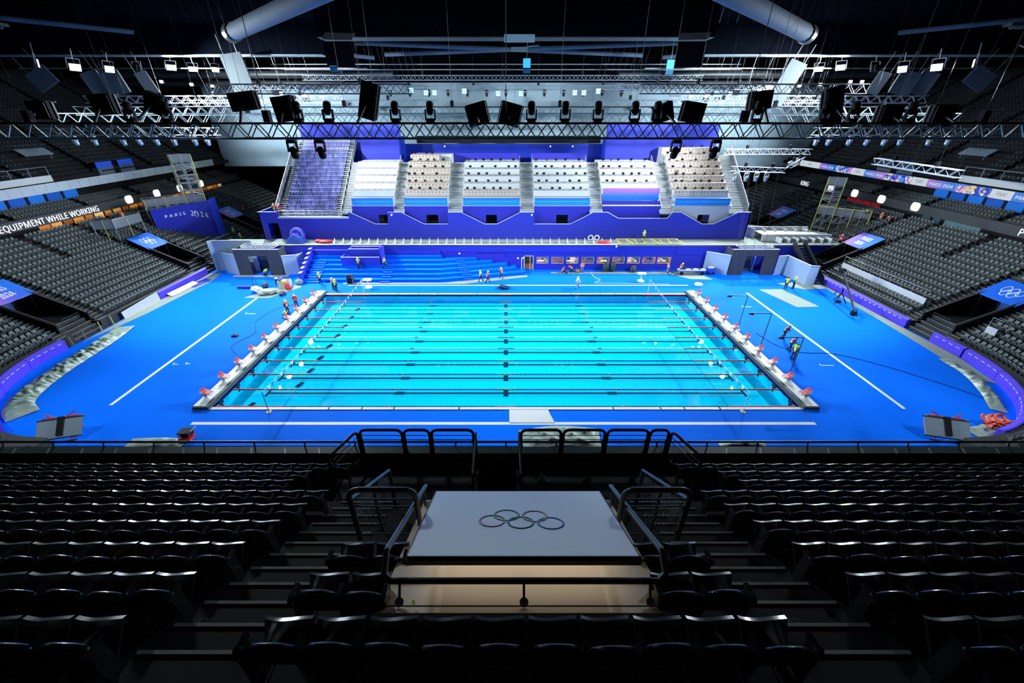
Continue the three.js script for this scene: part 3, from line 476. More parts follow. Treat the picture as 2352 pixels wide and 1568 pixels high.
// ---------------------------------------------------------------- pool ends, starting blocks, ropes, flags
const laneZ = k => 11.25 - 2.5 * k;
const nth = ['first', 'second', 'third', 'fourth', 'fifth', 'sixth', 'seventh', 'eighth', 'ninth', 'tenth', 'eleventh'];
const digits = canvas(1024, 128, (c) => { c.fillStyle = '#c3161c'; c.fillRect(0, 0, 1024, 128); c.fillStyle = '#ffffff'; c.font = 'bold 104px sans-serif'; c.textAlign = 'center'; for (let i = 0; i < 10; i++) c.fillText(String(i), 51 + 102.4 * i, 102); });
const digitMat = mat([1, 1, 1], 0.5, { map: digits });
{
  const pedestal = merge([bx(0.16, 0.42, 0.34, -0.12, 0.21, 0), bx(0.4, 0.03, 0.5, -0.12, 0.015, 0)]);
  const platform = slab(V(-0.42, 0.52, 0.3), V(0.42, 0.4, 0.3), V(0.42, 0.4, -0.3), V(-0.42, 0.52, -0.3), 0.09);
  const pad = slab(V(-0.36, 0.535, 0.25), V(0.38, 0.425, 0.25), V(0.38, 0.425, -0.25), V(-0.36, 0.535, -0.25), 0.02);
  const kick = slab(V(-0.4, 0.78, 0.26), V(-0.16, 0.56, 0.26), V(-0.16, 0.56, -0.26), V(-0.4, 0.78, -0.26), 0.05), bars = merge([bar(V(0.3, 0.36, -0.2), V(0.34, 0.22, -0.2), 0.02, 5), bar(V(0.3, 0.36, 0.2), V(0.34, 0.22, 0.2), 0.02, 5), bar(V(0.34, 0.22, -0.2), V(0.34, 0.22, 0.2), 0.02, 5)]);
  for (const s of [-1, 1]) {
    const side = s < 0 ? 'on the left pool end' : 'on the right pool end';
    const b = struct('pool_end_deck', null, null, `white raised platform ${side} carrying the starting blocks`);
    part('platform_body', box2(s > 0 ? 25.02 : -26.35, s > 0 ? 26.35 : -25.02, -0.3, 0.26, -13.2, 12.75), K.grey, b);
    for (let k = 0; k < 10; k++) { const x0 = 25.35; part('platform_top', box2(s > 0 ? x0 : -26.3, s > 0 ? 26.3 : -x0, 0.26, 0.3, -13.15 + 2.58 * k, -13.15 + 2.58 * k + 2.55), K.white, b); }
    part('grating', box2(s > 0 ? 25.04 : -25.33, s > 0 ? 25.33 : -25.04, 0.26, 0.29, -13.1, 12.7), mat([0.05, 0.09, 0.07], 0.6), b);
    for (let k = 0; k < 10; k++) {
      const t = thing('starting_block', `red topped starting block, ${nth[k]} from the camera, ${side}`, 'starting block', [s * 25.85, 0.3, laneZ(k)], s > 0 ? Math.PI : 0, `starting blocks ${side}`);
      part('pedestal', pedestal, K.white, t); part('platform', platform, K.white, t); part('red_pad', pad, K.red, t); const kp = part('kick_plate', kick, K.white, t);
      part('kick_pad', slab(V(-0.39, 0.775, 0.22), V(-0.18, 0.585, 0.22), V(-0.18, 0.585, -0.22), V(-0.39, 0.775, -0.22), -0.02), K.red, kp); part('grip_bar', bars, K.steel, t);
      const n = new THREE.PlaneGeometry(0.3, 0.3), uv = n.attributes.uv, d = 9 - k; for (let i = 0; i < 4; i++) uv.setX(i, (d + uv.getX(i)) / 10);
      const np = part('number_panel', n, digitMat, t); np.position.set(-0.12, 0.24, 0.175 * (s > 0 ? -1 : 1)); if (s > 0) np.rotation.y = Math.PI;
    }
  }
  // lane ropes: strings of disc floats
  const chain = (L) => { const a = []; const n = Math.round(L / 0.2); for (let i = 0; i < n; i++) a.push(new THREE.CylinderGeometry(0.075, 0.075, 0.13, 8, 1).rotateZ(Math.PI / 2).translate(-L / 2 + (i + 0.5) * L / n, 0, 0)); a.push(new THREE.CylinderGeometry(0.02, 0.02, L, 5).rotateZ(Math.PI / 2)); return merge(a); };
  const redEnd = chain(5.8), redMid = chain(1.8), redTick = chain(0.4), A = chain(8.8), B = chain(8.9);
  const rc = { dark: mat([0.02, 0.07, 0.1], 0.5), blue: mat([0.01, 0.06, 0.55], 0.5), white: mat([0.85, 0.87, 0.85], 0.5) };
  for (let k = 0; k <= 10; k++) {
    const col = k === 0 || k === 10 ? 'dark' : k > 3 && k < 7 ? 'white' : 'blue';
    const t = thing('lane_rope', `${col === 'dark' ? 'dark green' : col} lane rope with red ends, ${nth[k]} from the camera`, 'lane rope', [0, -0.0, 12.3 - 2.46 * k], 0, 'lane ropes');
    for (const s of [-1, 1]) { let o = part('red_end_floats', redEnd, K.red, t); o.position.x = s * 21.8; o = part('red_tick_floats', redTick, K.red, t); o.position.x = s * 10; o = part('floats', A, rc[col], t); o.position.x = s * 14.5; o = part('floats', B, rc[col], t); o.position.x = s * 5.35; }
    part('red_centre_floats', redMid, K.red, t);
  }
  // flag lines 5 m from each end
  const pm = [mat('#d9ecff', 0.6), mat('#1a4fd0', 0.6), mat('#e58fd6', 0.6), mat('#0f7f9c', 0.6)];
  const pen = extrude([[-0.14, 0], [0.14, 0], [0, -0.38]], 0.012).rotateY(Math.PI / 2);
  for (const s of [-1, 1]) {
    const t = thing('flag_line', `sagging line of small pennants over the ${s < 0 ? 'left' : 'right'} pool end`, 'flag line', [s * 19.8, 0, 0]);
    const Y = z => 2.0 - 0.35 * (1 - (z / 13) ** 2);
    part('cord', tube(rng(-13, 13, 12).map(z => V(0, Y(z), z)), 0.012, 4), K.line, t);
    for (let i = 0; i < 50; i++) { const z = -12.5 + 0.51 * i, o = part('pennant', pen, pm[i % 4], t); o.position.set(0, Y(z), z); o.rotation.y = rr(-0.5, 0.5); }
    for (const z of [-13, 13]) { const p = part('post', bar(V(0, 0, z), V(0, 2.05, z), 0.03, 6), s < 0 && z > 0 ? K.steelDark : K.white, t); part('post_base', bx(0.4, 0.03, 0.4, 0, 0.015, z), K.steelDark, p); }
  }
  const pl = merge([bx(0.4, 0.05, 0.8), bx(0.25, 0.06, 0.25, 0.08, 0.05, 0)]);
  for (let k = 0; k < 9; k++) single('sunken_plate', pl, K.poolLine, `dark sensor plate on the pool floor, ${nth[k]} from the camera`, 'plate', [-20 + (k === 0 ? -3 : 0), -1.19, k === 0 ? 10.6 : 9.9 - 2.5 * k], -0.3, 'sensor plates on the pool floor');
}
// ---------------------------------------------------------------- gear on the blue floor
[[7.8, 'nearest the camera'], [2.75, 'between the other two'], [-1.85, 'farthest from the camera']].forEach(([z, l]) => {
  const t = thing('camera_pole', `thin grey pole with a bent arm behind the right blocks, ${l}`, 'camera pole', [26.75, 0, z]);
  part('base', merge([bx(0.5, 0.04, 0.5, 0, 0.02, 0)]), K.steelDark, t); part('pole', polyTube([V(0, 0, 0), V(0, 4.1, 0), V(-0.12, 4.25, 0), V(-1.9, 4.25, 0)], 0.045, 6), K.steelDark, t);
  const c = part('camera_head', merge([bx(0.32, 0.16, 0.16, -2.0, 4.2, 0), new THREE.CylinderGeometry(0.06, 0.06, 0.16, 8).rotateZ(Math.PI / 2).translate(-2.2, 4.18, 0)]), K.black, t); part('clamp', bx(0.1, 0.3, 0.1, -1.85, 4.2, 0), K.steelDark, c);
});
for (const [x, z, t, l] of [[-34.0, 15.9, 0.25, 'left'], [33.6, 15.9, -0.25, 'right']]) {
  const c = thing('panel_cart', `tilted cart of black framed grey panels with red frame in the near ${l} corner`, 'cart', [x, 0, z], t);
  const pnl = (k) => slab(V(-1.5, 0.35 + k, 0.55 - 0.1 * k), V(1.5, 0.35 + k, 0.55 - 0.1 * k), V(1.5, 1.25 + k, -0.35 - 0.1 * k), V(-1.5, 1.25 + k, -0.35 - 0.1 * k), 0.06);
  const gp = mat([0.36, 0.46, 0.58], 0.4);
  for (let i = 0; i < 3; i++) { const o = part('panel', slab(V(-1.45 + i * 0.08, 0.36 + 0.07 * i, 0.62 - 0.07 * i), V(1.45, 0.36 + 0.07 * i, 0.62 - 0.07 * i), V(1.45, 1.3 + 0.07 * i, -0.35 - 0.07 * i), V(-1.45 + i * 0.08, 1.3 + 0.07 * i, -0.35 - 0.07 * i), 0.05), gp, c); }
  part('black_band', slab(V(-0.15, 0.49, 0.56), V(0.25, 0.49, 0.56), V(0.25, 1.5, -0.47), V(-0.15, 1.5, -0.47), -0.02), K.black, c);
  for (const e of [[-1.5, 1.5, 0.33, 0.66], [-1.5, 1.5, 1.34, -0.42]]) part('panel_edge', bar(V(e[0], e[2], e[3]), V(e[1], e[2], e[3]), 0.05, 4), K.black, c);
  for (const q of [-1, 1]) { part('red_frame', polyTube([V(q * 0.8, 0.05, 0.7), V(q * 0.8, 1.5, -0.6), V(q * 0.8, 0.05, -0.7)], 0.05, 5), K.red, c); part('red_handle', bar(V(q * 0.4, 1.45, -0.5), V(q * 1.0, 1.75, -0.7), 0.04, 5), K.red, c); }
  part('red_rail', bar(V(-1.2, 1.42, -0.5), V(1.2, 1.42, -0.5), 0.06, 5), K.red, c); part('foot_rail', bar(V(-1.1, 0.05, 0.7), V(1.1, 0.05, 0.7), 0.05, 5), K.steelDark, c);
}
{
  let t = thing('equipment_cart', 'small black and red equipment cart near the front rail', 'cart', [-24.3, 0, 16.2]);
  part('tray', bx(0.9, 0.08, 0.7, 0, 0.75, 0), K.steelDark, t); part('device', bx(0.7, 0.3, 0.5, 0, 0.5, 0), K.black, t); part('red_box', bx(0.9, 0.2, 0.6, 0, 0.2, 0.15), K.red, t); for (const x of [-0.4, 0.4]) for (const z of [-0.3, 0.3]) part('leg', bar(V(x, 0, z), V(x, 0.72, z), 0.03, 5), K.red, t); part('push_bar', polyTube([V(0.45, 0.75, -0.3), V(0.65, 0.95, -0.3), V(0.65, 0.95, 0.3), V(0.45, 0.75, 0.3)], 0.03, 5), K.steel, t);
  for (let i = 0; i < 9; i++) { const x = 38.4 + 0.5 * (i % 3 - 1) + 0.2 * (i > 5), z = 15.2 + 0.45 * (Math.floor(i / 3) % 3 - 1); const a = rr(0.5, 1.1), pts = []; for (let k = 0; k < 7; k++) pts.push(V((k - 3) * 0.22, 0.12 + 0.07 * Math.sin(k * 1.3 + i), 0.22 * Math.sin(k * 0.9 + i))); single('safety_float', tube(pts, 0.11, 7), mat(i % 2 ? [0.85, 0.09, 0.04] : [0.75, 0.06, 0.03], 0.45), 'orange red tube in the heap on the corner tarpaulin', 'float tube', [x, 0.5 + 0.12 * (i % 3), z], a, 'heap of orange tubes'); }
  // camera crane
  t = thing('camera_crane', 'black camera crane with a long white arm standing by the padding', 'camera crane', [43.9, 0, -9.6]);
  part('tripod', merge([bar(V(0, 1.4, 0), V(-0.7, 0.05, 0.4), 0.06, 5), bar(V(0, 1.4, 0), V(0.7, 0.05, 0.5), 0.06, 5), bar(V(0, 1.4, 0), V(0, 0.05, -0.8), 0.06, 5), bar(V(0, 1.3, 0), V(0, 2.0, 0), 0.09, 6), bx(0.5, 0.25, 0.4, 0, 0.2, 0)]), K.black, t);
  part('arm', merge([bar(V(0.35, 3.9, -1.6), V(-1.5, 1.0, 4.4), 0.09, 6), bar(V(0.35, 3.65, -1.6), V(-1.5, 0.8, 4.4), 0.04, 5)]), K.steelDark, t); part('counterweight', bx(0.5, 0.6, 0.6, 0.4, 3.8, -1.8), K.black, t); const hd = part('camera_head', merge([bx(0.5, 0.5, 0.45, -1.5, 0.55, 4.5), new THREE.TorusGeometry(0.3, 0.05, 6, 14).translate(-1.5, 0.8, 4.5)]), K.black, t); part('lens', new THREE.CylinderGeometry(0.12, 0.12, 0.35, 10).rotateX(Math.PI / 2).translate(-1.5, 0.5, 4.85), K.blackGloss, hd);
  part('hand_wheel', new THREE.TorusGeometry(0.35, 0.04, 6, 16).rotateY(0.8).translate(-0.5, 1.3, -0.4), K.black, t);
  for (const [x, z, l] of [[-19.8, -15.1, 'at the left end of the far line'], [20.2, -17.7, 'in front of the window wall']]) { const p = thing('white_stand', `white pedestal stand ${l}`, 'stand', [x, 0, z]); part('foot', new THREE.CylinderGeometry(0.5, 0.55, 0.08, 14).translate(0, 0.04, 0), K.white, p); part('column', bar(V(0, 0.08, 0), V(0, 1.15, 0), 0.09, 8), K.white, p); part('shelf', slab(V(-0.6, 1.12, 0.3), V(0.6, 1.12, 0.3), V(0.6, 1.3, -0.3), V(-0.6, 1.3, -0.3), 0.05), K.white, p); }
  t = thing('flight_case', 'black upright flight case at the foot of the team steps', 'case', [-22.9, 0, -16.75]); part('body', bx(0.9, 1.25, 0.6, 0, 0.68, 0), K.black, t); part('lid_edge', bx(0.94, 0.05, 0.64, 0, 1.0, 0), K.steel, t); for (const x of [-0.43, 0.43]) part('corner_rail', bx(0.06, 1.25, 0.06, x, 0.68, 0.29), K.steel, t); for (const x of [-0.35, 0.35]) part('caster', new THREE.SphereGeometry(0.06, 8, 6).translate(x, 0.06, 0.2), K.black, t);
  t = thing('waste_skip', 'pale open bin full of bags beside the working man', 'bin', [-31.9, 0, -15.4], 0.2);
  for (const [w, d, x, z] of [[1.6, 0.06, 0, 0.5], [1.6, 0.06, 0, -0.5], [0.06, 1, -0.8, 0], [0.06, 1, 0.8, 0]]) part('side', bx(w, 0.95, d, x, 0.5, z), K.offwhite, t); part('floor_plate', bx(1.6, 0.05, 1, 0, 0.03, 0), K.offwhite, t);
  const lumpy = (sc) => { const g = new THREE.IcosahedronGeometry(0.5, 4), p = g.attributes.position, o = rr(0, 9); for (let i = 0; i < p.count; i++) { const x = p.getX(i), y = p.getY(i), z = p.getZ(i), k = 1 + 0.16 * Math.abs(Math.sin(7 * x + 3 * y + o)) + 0.14 * Math.abs(Math.sin(9 * z - 4 * x + 2 * o)) - 0.16 * Math.abs(Math.sin(6 * y + 8 * z + o)); p.setXYZ(i, x * k * sc[0], Math.max(-0.42 * sc[1], y * k * sc[1]), z * k * sc[2]); } g.computeVertexNormals(); return g.translate(0, 0.43 * sc[1], 0); };
  const lump = (lab, cat, m, pos, sc) => single(cat.replace(' ', '_'), lumpy(sc), m, lab, cat, pos, rr(0, 3));
  lump('blue bag in the pale bin', 'rubbish bag', mat([0.05, 0.1, 0.5], 0.4), [-32.3, 0.65, -15.4], [0.9, 0.8, 0.8]); lump('yellow bag in the pale bin', 'rubbish bag', K.yellow, [-31.8, 0.62, -15.1], [0.7, 0.6, 0.7]); lump('red bag beside the pale bin', 'rubbish bag', K.red, [-31.0, 0, -14.3], [0.7, 0.9, 0.7]);
  lump('white and orange sack at the end of the left line', 'sack', K.white, [-34.8, 0.04, -13.2], [1.9, 0.9, 1.0]); lump('dark tool bag on the pale sheet', 'tool bag', K.grey, [-34.6, 0.04, -15.0], [1.0, 0.7, 0.7]); lump('heap of grey cloth on the pale sheet', 'cloth heap', K.tarp, [-33.0, 0.04, -12.6], [2.2, 0.7, 1.3]); lump('dark coil of hose on the pale sheet', 'hose coil', K.grey, [-30.9, 0.04, -12.4], [1.2, 0.5, 0.8]);
  lump('grey heap of gear at the foot of the violet steps', 'gear heap', K.tarp, [-30.3, 0, -16.4], [1.0, 0.8, 0.7]); lump('dark green sack under the fifth window', 'sack', mat([0.03, 0.06, 0.05], 0.6), [15.8, 0.03, -22.0], [0.9, 1.5, 0.9]); lump('second dark green sack beside the first', 'sack', mat([0.03, 0.06, 0.05], 0.6), [16.9, 0.03, -22.0], [0.9, 1.5, 0.9]); lump('dark bundle with a red cap before the seventh window', 'bundle', K.grey, [20.2, 0.03, -21.8], [1.2, 1.0, 0.8]); lump('brown bundle beside the workers by the windows', 'bundle', K.wood, [11.3, 0.03, -21.6], [0.9, 0.5, 0.6]);
  single('blue_roll', new THREE.CylinderGeometry(0.2, 0.2, 2.2, 12).rotateZ(Math.PI / 2).translate(0, 0.2, 0), mat([0.01, 0.04, 0.35], 0.5), 'dark blue roll lying left of the pale sheet', 'roll', [-37.3, 0, -14.7]);
  t = thing('hand_truck', 'dark blue hand truck standing by the white sack', 'hand truck', [-35.7, 0, -14.4]); for (const x of [-0.25, 0.25]) part('upright', bar(V(x, 0.1, 0), V(x - 0.05, 1.4, -0.3), 0.035, 6), K.royal, t); for (const y of [0.4, 0.8, 1.2]) part('rung', bar(V(-0.27, y, -0.1 * y), V(0.24, y, -0.1 * y), 0.025, 5), K.royal, t); part('toe_plate', bx(0.6, 0.03, 0.3, 0, 0.03, 0.12), K.royal, t); for (const x of [-0.3, 0.3]) part('wheel', new THREE.CylinderGeometry(0.14, 0.14, 0.08, 12).rotateZ(Math.PI / 2).translate(x, 0.14, -0.1), K.black, t);
  t = thing('cable_pile', 'heap of black cable on the floor behind the far line', 'cable', [-0.6, 0, -14.7]); for (let i = 0; i < 7; i++) part('loop', new THREE.TorusGeometry(rr(0.25, 0.45), 0.05, 6, 16).rotateX(Math.PI / 2 + rr(-0.3, 0.3)).translate(rr(-1, 1), 0.1 + 0.04 * i, rr(-0.4, 0.4)), K.black, t);
  single('floor_pad', new THREE.CylinderGeometry(0.55, 0.6, 0.18, 20).translate(0, 0.09, 0), K.white, 'white round pad on the floor near the far right pool corner', 'pad', [28.2, 0, -16.1]);
  t = thing('floor_monitor', 'dark small unit on the floor left of the starting blocks', 'device', [-30.4, 0, -0.3]); part('case', bx(0.6, 0.22, 0.4, 0, 0.11, 0), K.grey, t); part('handle', bar(V(-0.2, 0.26, 0), V(0.2, 0.26, 0), 0.03, 5), K.black, t);
  single('long_cable', tube([V(28.5, 0.03, -1), V(29, 0.03, 1.5), V(30.5, 0.03, 3.2), V(34, 0.03, 3.6), V(37, 0.03, 5.6), V(39, 0.03, 7.6), V(41.4, 0.03, 10.5), V(42.5, 0.03, 12.4)], 0.025, 5, false, 60), K.black, 'thin dark cable running from the workers across the right line', 'cable');
  single('loose_cable', tube([V(-27.5, 0.02, -9), V(-29, 0.02, -8), V(-30, 0.02, -4), V(-28.6, 0.02, -1), V(-29.4, 0.02, 2), V(-27.6, 0.02, 4)], 0.02, 5, false, 50), K.black, 'thin dark cable winding behind the left starting blocks', 'cable');
  single('white_hose', tube([V(13.4, 0.02, -21), V(13.6, 0.02, -19.2), V(14.2, 0.02, -18), V(13.2, 0.02, -16.9), V(17, 0.02, -16.7), V(24, 0.02, -16.3)], 0.03, 5, false, 50), K.line, 'thin white hose curving over the floor before the windows', 'hose');
  // trolley train before the second portal
  t = thing('flat_trolley', 'long pale flat trolley loaded with small parts near the windows', 'trolley', [28.8, 0, -20.6]); part('deck', bx(4.2, 0.08, 0.9, 0, 0.75, 0), K.offwhite, t); for (const x of [-1.9, 0, 1.9]) for (const z of [-0.35, 0.35]) part('leg', bar(V(x, 0.2, z), V(x, 0.72, z), 0.04, 5), K.steel, t); for (const x of [-1.6, 1.6]) part('wheel', new THREE.CylinderGeometry(0.28, 0.28, 0.15, 14).rotateX(Math.PI / 2).translate(x, 0.28, 0.4), K.black, t); for (let i = 0; i < 7; i++) part('load', bx(0.3, rr(0.08, 0.2), 0.3, -1.8 + 0.6 * i, 0.86, rr(-0.2, 0.2)), i % 2 ? K.grey : K.white, t);
  t = thing('blue_crate', 'blue wheeled crate at the end of the flat trolley', 'crate', [31.9, 0, -20.9]); part('body', bx(1.1, 0.7, 0.8, 0, 0.6, 0), mat([0.04, 0.09, 0.6], 0.5), t); part('lid', new THREE.SphereGeometry(0.5, 10, 6, 0, 6.3, 0, 1.6).scale(1, 0.5, 0.7).translate(0, 0.95, 0), K.white, t); for (const x of [-0.4, 0.4]) part('wheel', new THREE.CylinderGeometry(0.2, 0.2, 0.12, 12).rotateX(Math.PI / 2).translate(x, 0.2, 0.35), K.black, t);
  t = thing('bike', 'black bicycle standing by the flat trolley', 'bicycle', [25.9, 0, -20.4]); for (const x of [-0.45, 0.45]) part('wheel', new THREE.TorusGeometry(0.32, 0.04, 6, 18).translate(x, 0.34, 0), K.black, t); part('frame', polyTube([V(-0.45, 0.34, 0), V(-0.15, 0.8, 0), V(0.35, 0.75, 0), V(0, 0.34, 0), V(-0.15, 0.8, 0)], 0.03, 5), K.black, t); part('handlebar', polyTube([V(0.45, 0.34, 0), V(0.35, 0.95, 0), V(0.35, 0.95, 0.25)], 0.025, 5), K.black, t);
}
// ---------------------------------------------------------------- near upper tier: terraces, aisles, seats
const { FontLoader } = await import('three/addons/loaders/FontLoader.js');
const { TextGeometry } = await import('three/addons/geometries/TextGeometry.js');
const font = await new FontLoader().loadAsync('fonts/droid/droid_sans_bold.typeface.json');
const fontR = await new FontLoader().loadAsync('fonts/droid/droid_sans_regular.typeface.json');
const letters = (s, size, depth, f = font) => new TextGeometry(s, { font: f, size, depth, curveSegments: 3, bevelEnabled: false });
const NR = 11, nY = k => 12.65 + 0.51 * (k - 1), nZ = k => 32.0 + 0.74 * (k - 1);
const BL = -3.65, CL = -2.35, CR = 2.7, BR = 4.0;                 // block edges: left block, centre block, right block
{
  const b = struct('stand_near', null, null, 'black concrete terraces of the near upper tier');
  for (let k = 1; k <= NR; k++) {
    const z0 = nZ(k) - 0.6, z1 = nZ(k) + 0.14, y = nY(k), lx = k < 4 ? -4.85 : -1.4, rx = k < 4 ? 5.25 : 1.8;
    part('terrace', box2(-24, lx, y - 0.75, y, z0, z1), K.treadNear, b); part('terrace', box2(rx, 24, y - 0.75, y, z0, z1), K.treadNear, b);
    if (k >= 9) part('terrace', box2(lx, rx, y - 0.75, y, z0, z1), K.treadNear, b);
  }
  part('parapet', box2(-24, 24, 11.2, 12.72, 30.65, 30.95), K.black, b); part('parapet_band', box2(-24, 24, 12.72, 12.97, 30.66, 30.93), mat([0.045, 0.075, 0.08], 0.5), b);  // band coloured lighter as its lit top strip, black below as the shaded face
  part('walkway', box2(-24, 24, 11.4, 12.0, 30.95, 31.5), K.black, b);
  for (let i = 0; i < 40; i++) { const x = -19.5 + i; if (Math.abs(x) > 4.6) { const o = part('bracket', bx(0.04, 0.02, 0.24), K.steel, b); o.position.set(x, 12.98, 30.85); o.rotation.y = x < 0 ? 0.5 : -0.5; } }
  part('soffit', box2(-24, 24, 10.9, 11.2, 30.65, 42), K.black, b);
  // aisle steps with pale nosings
  for (const [x0, x1, side] of [[BL, CL, 'left'], [CR, BR, 'right']]) {
    const a = struct('aisle_' + side, null, null, `dark stepped aisle with pale nosings on the ${side} of the ring canopy`);
    for (let k = 4; k <= NR; k++) for (const h of [0, 1]) {
      const y = nY(k) + 0.255 * h, zf = nZ(k) - 0.6 + 0.37 * h, o = part('step', box2(x0, x1, y - 0.2, y + 0.004, zf, nZ(k) + 0.14), K.treadNear, a);
      part('nosing', box2(x0 + 0.02, x1 - 0.02, y + 0.004, y + 0.012, zf, zf + 0.035), K.nosing, o);
    }
    for (const [n, k] of [['46', 5], ['47', 6], ['48', 7], ['49', 8]]) { const g = letters(n, 0.1, 0.003).rotateX(-Math.PI / 2); const o = part('painted_number', g, mat([0.07, 0.1, 0.09], 0.7), a); o.position.set(side === 'left' ? BL + 0.04 : BR - 0.75, nY(k) + 0.255 + 0.006, nZ(k) + 0.06); }
  }
}
// seats
{
  const bs = new THREE.Shape(); bs.moveTo(-0.2, 0.4); bs.lineTo(0.2, 0.4); bs.lineTo(0.205, 0.66); bs.bezierCurveTo(0.2, 0.79, 0.11, 0.855, 0, 0.855); bs.bezierCurveTo(-0.11, 0.855, -0.2, 0.79, -0.205, 0.66); bs.closePath();
  const back = new THREE.ExtrudeGeometry(bs, { depth: 0.012, bevelEnabled: true, bevelSize: 0.026, bevelThickness: 0.026, bevelSegments: 4, curveSegments: 8 });
  { const p = back.attributes.position; for (let i = 0; i < p.count; i++) { const x = p.getX(i), y = p.getY(i); p.setZ(i, p.getZ(i) - 0.015 - 0.25 * x * x + 0.18 * (y - 0.4) - 0.06); } back.computeVertexNormals(); }
  const pan = new THREE.BoxGeometry(0.475, 0.42, 0.06, 14, 8, 2);
  { const p = pan.attributes.position; for (let i = 0; i < p.count; i++) { const u = p.getX(i) / 0.2375, v = p.getY(i) / 0.42 + 0.5, t = p.getZ(i) / 0.06; const lip = v > 0.8 ? (v - 0.8) / 0.2 : 0; p.setXYZ(i, p.getX(i) * (0.86 + 0.1 * v), 0.33 + 0.33 * v + 0.012 * lip * Math.sin(u * 3.1) + t * 0.02 * lip, -0.1 - 0.22 * v + t * (0.034 + 0.008 * lip) + 0.02 * (1 - u * u) * v - 0.015 * lip); } pan.computeVertexNormals(); }
  const post = merge([bx(0.035, 0.5, 0.14, 0, 0.55, -0.02), bx(0.05, 0.05, 0.2, 0, 0.805, -0.02), bx(0.03, 0.4, 0.05, 0, 0.2, 0.02), new THREE.CylinderGeometry(0.03, 0.036, 0.02, 10).translate(0, 0.838, 0.02)]);
  const proto = new THREE.Group(); proto.name = 'tip_up_chair'; part('backrest', back, K.seatNear, proto); part('seat_pan', pan, K.seatNear, proto);
  { const q = part('seat_post', post, K.seatNear, proto); q.position.x = -0.25; }
  const put = (x, k, lab, grp, last) => { const o = proto.clone(); o.name = numbered('tip_up_chair'); o.position.set(x, nY(k), nZ(k)); o.children[0].rotation.x = rr(-0.02, 0.02); scene.add(o); tag(o, lab, 'seat', grp); if (last) { const q = part('seat_post', post, K.seatNear, o); q.position.x = 0.25; } };
  const P = 0.5;
  for (let k = 1; k <= 9; k++) {
    const w = 11.56 - 0.895 * k, reach = w * 1.27 + 0.4, e = k < 4 ? (k === 1 ? [-4.2, 4.6] : [-4.85, 5.3]) : [BL, BR];
    const row = ord[k - 1] + ' row';
    for (let x = e[0] - P / 2, i = 0; x > -reach - 0.3; x -= P, i++) put(x, k, `black folded tip-up seat in the ${row}, block left of the ring canopy`, `left block, ${row}`, i === 0);
    const right = []; for (let x = e[1] + P / 2; x < reach + 0.5; x += P) right.push(x);
    right.forEach((x, i) => put(x, k, `black folded tip-up seat in the ${row}, block right of the ring canopy`, `right block, ${row}`, i === right.length - 1));
  }
  for (let i = 0; i < 10; i++) put(CL + 0.27 + 0.505 * i, 9, `black folded tip-up seat behind the ring canopy, ${nth[i]} from the left aisle`, 'row behind the canopy', i === 9);
  for (const k of [7, 8]) { for (let i = 0; i < 2; i++) { put(CL + 0.27 + 0.5 * i, k, `black folded tip-up seat on the left of the ring canopy, ${k === 8 ? 'nearer' : 'farther'} pair, ${i ? 'inner' : 'outer'}`, 'seats beside the canopy', i === 1); put(CR - 0.27 - 0.5 * i, k, `black folded tip-up seat on the right of the ring canopy, ${k === 8 ? 'nearer' : 'farther'} pair, ${i ? 'inner' : 'outer'}`, 'seats beside the canopy', i === 0); } }
}
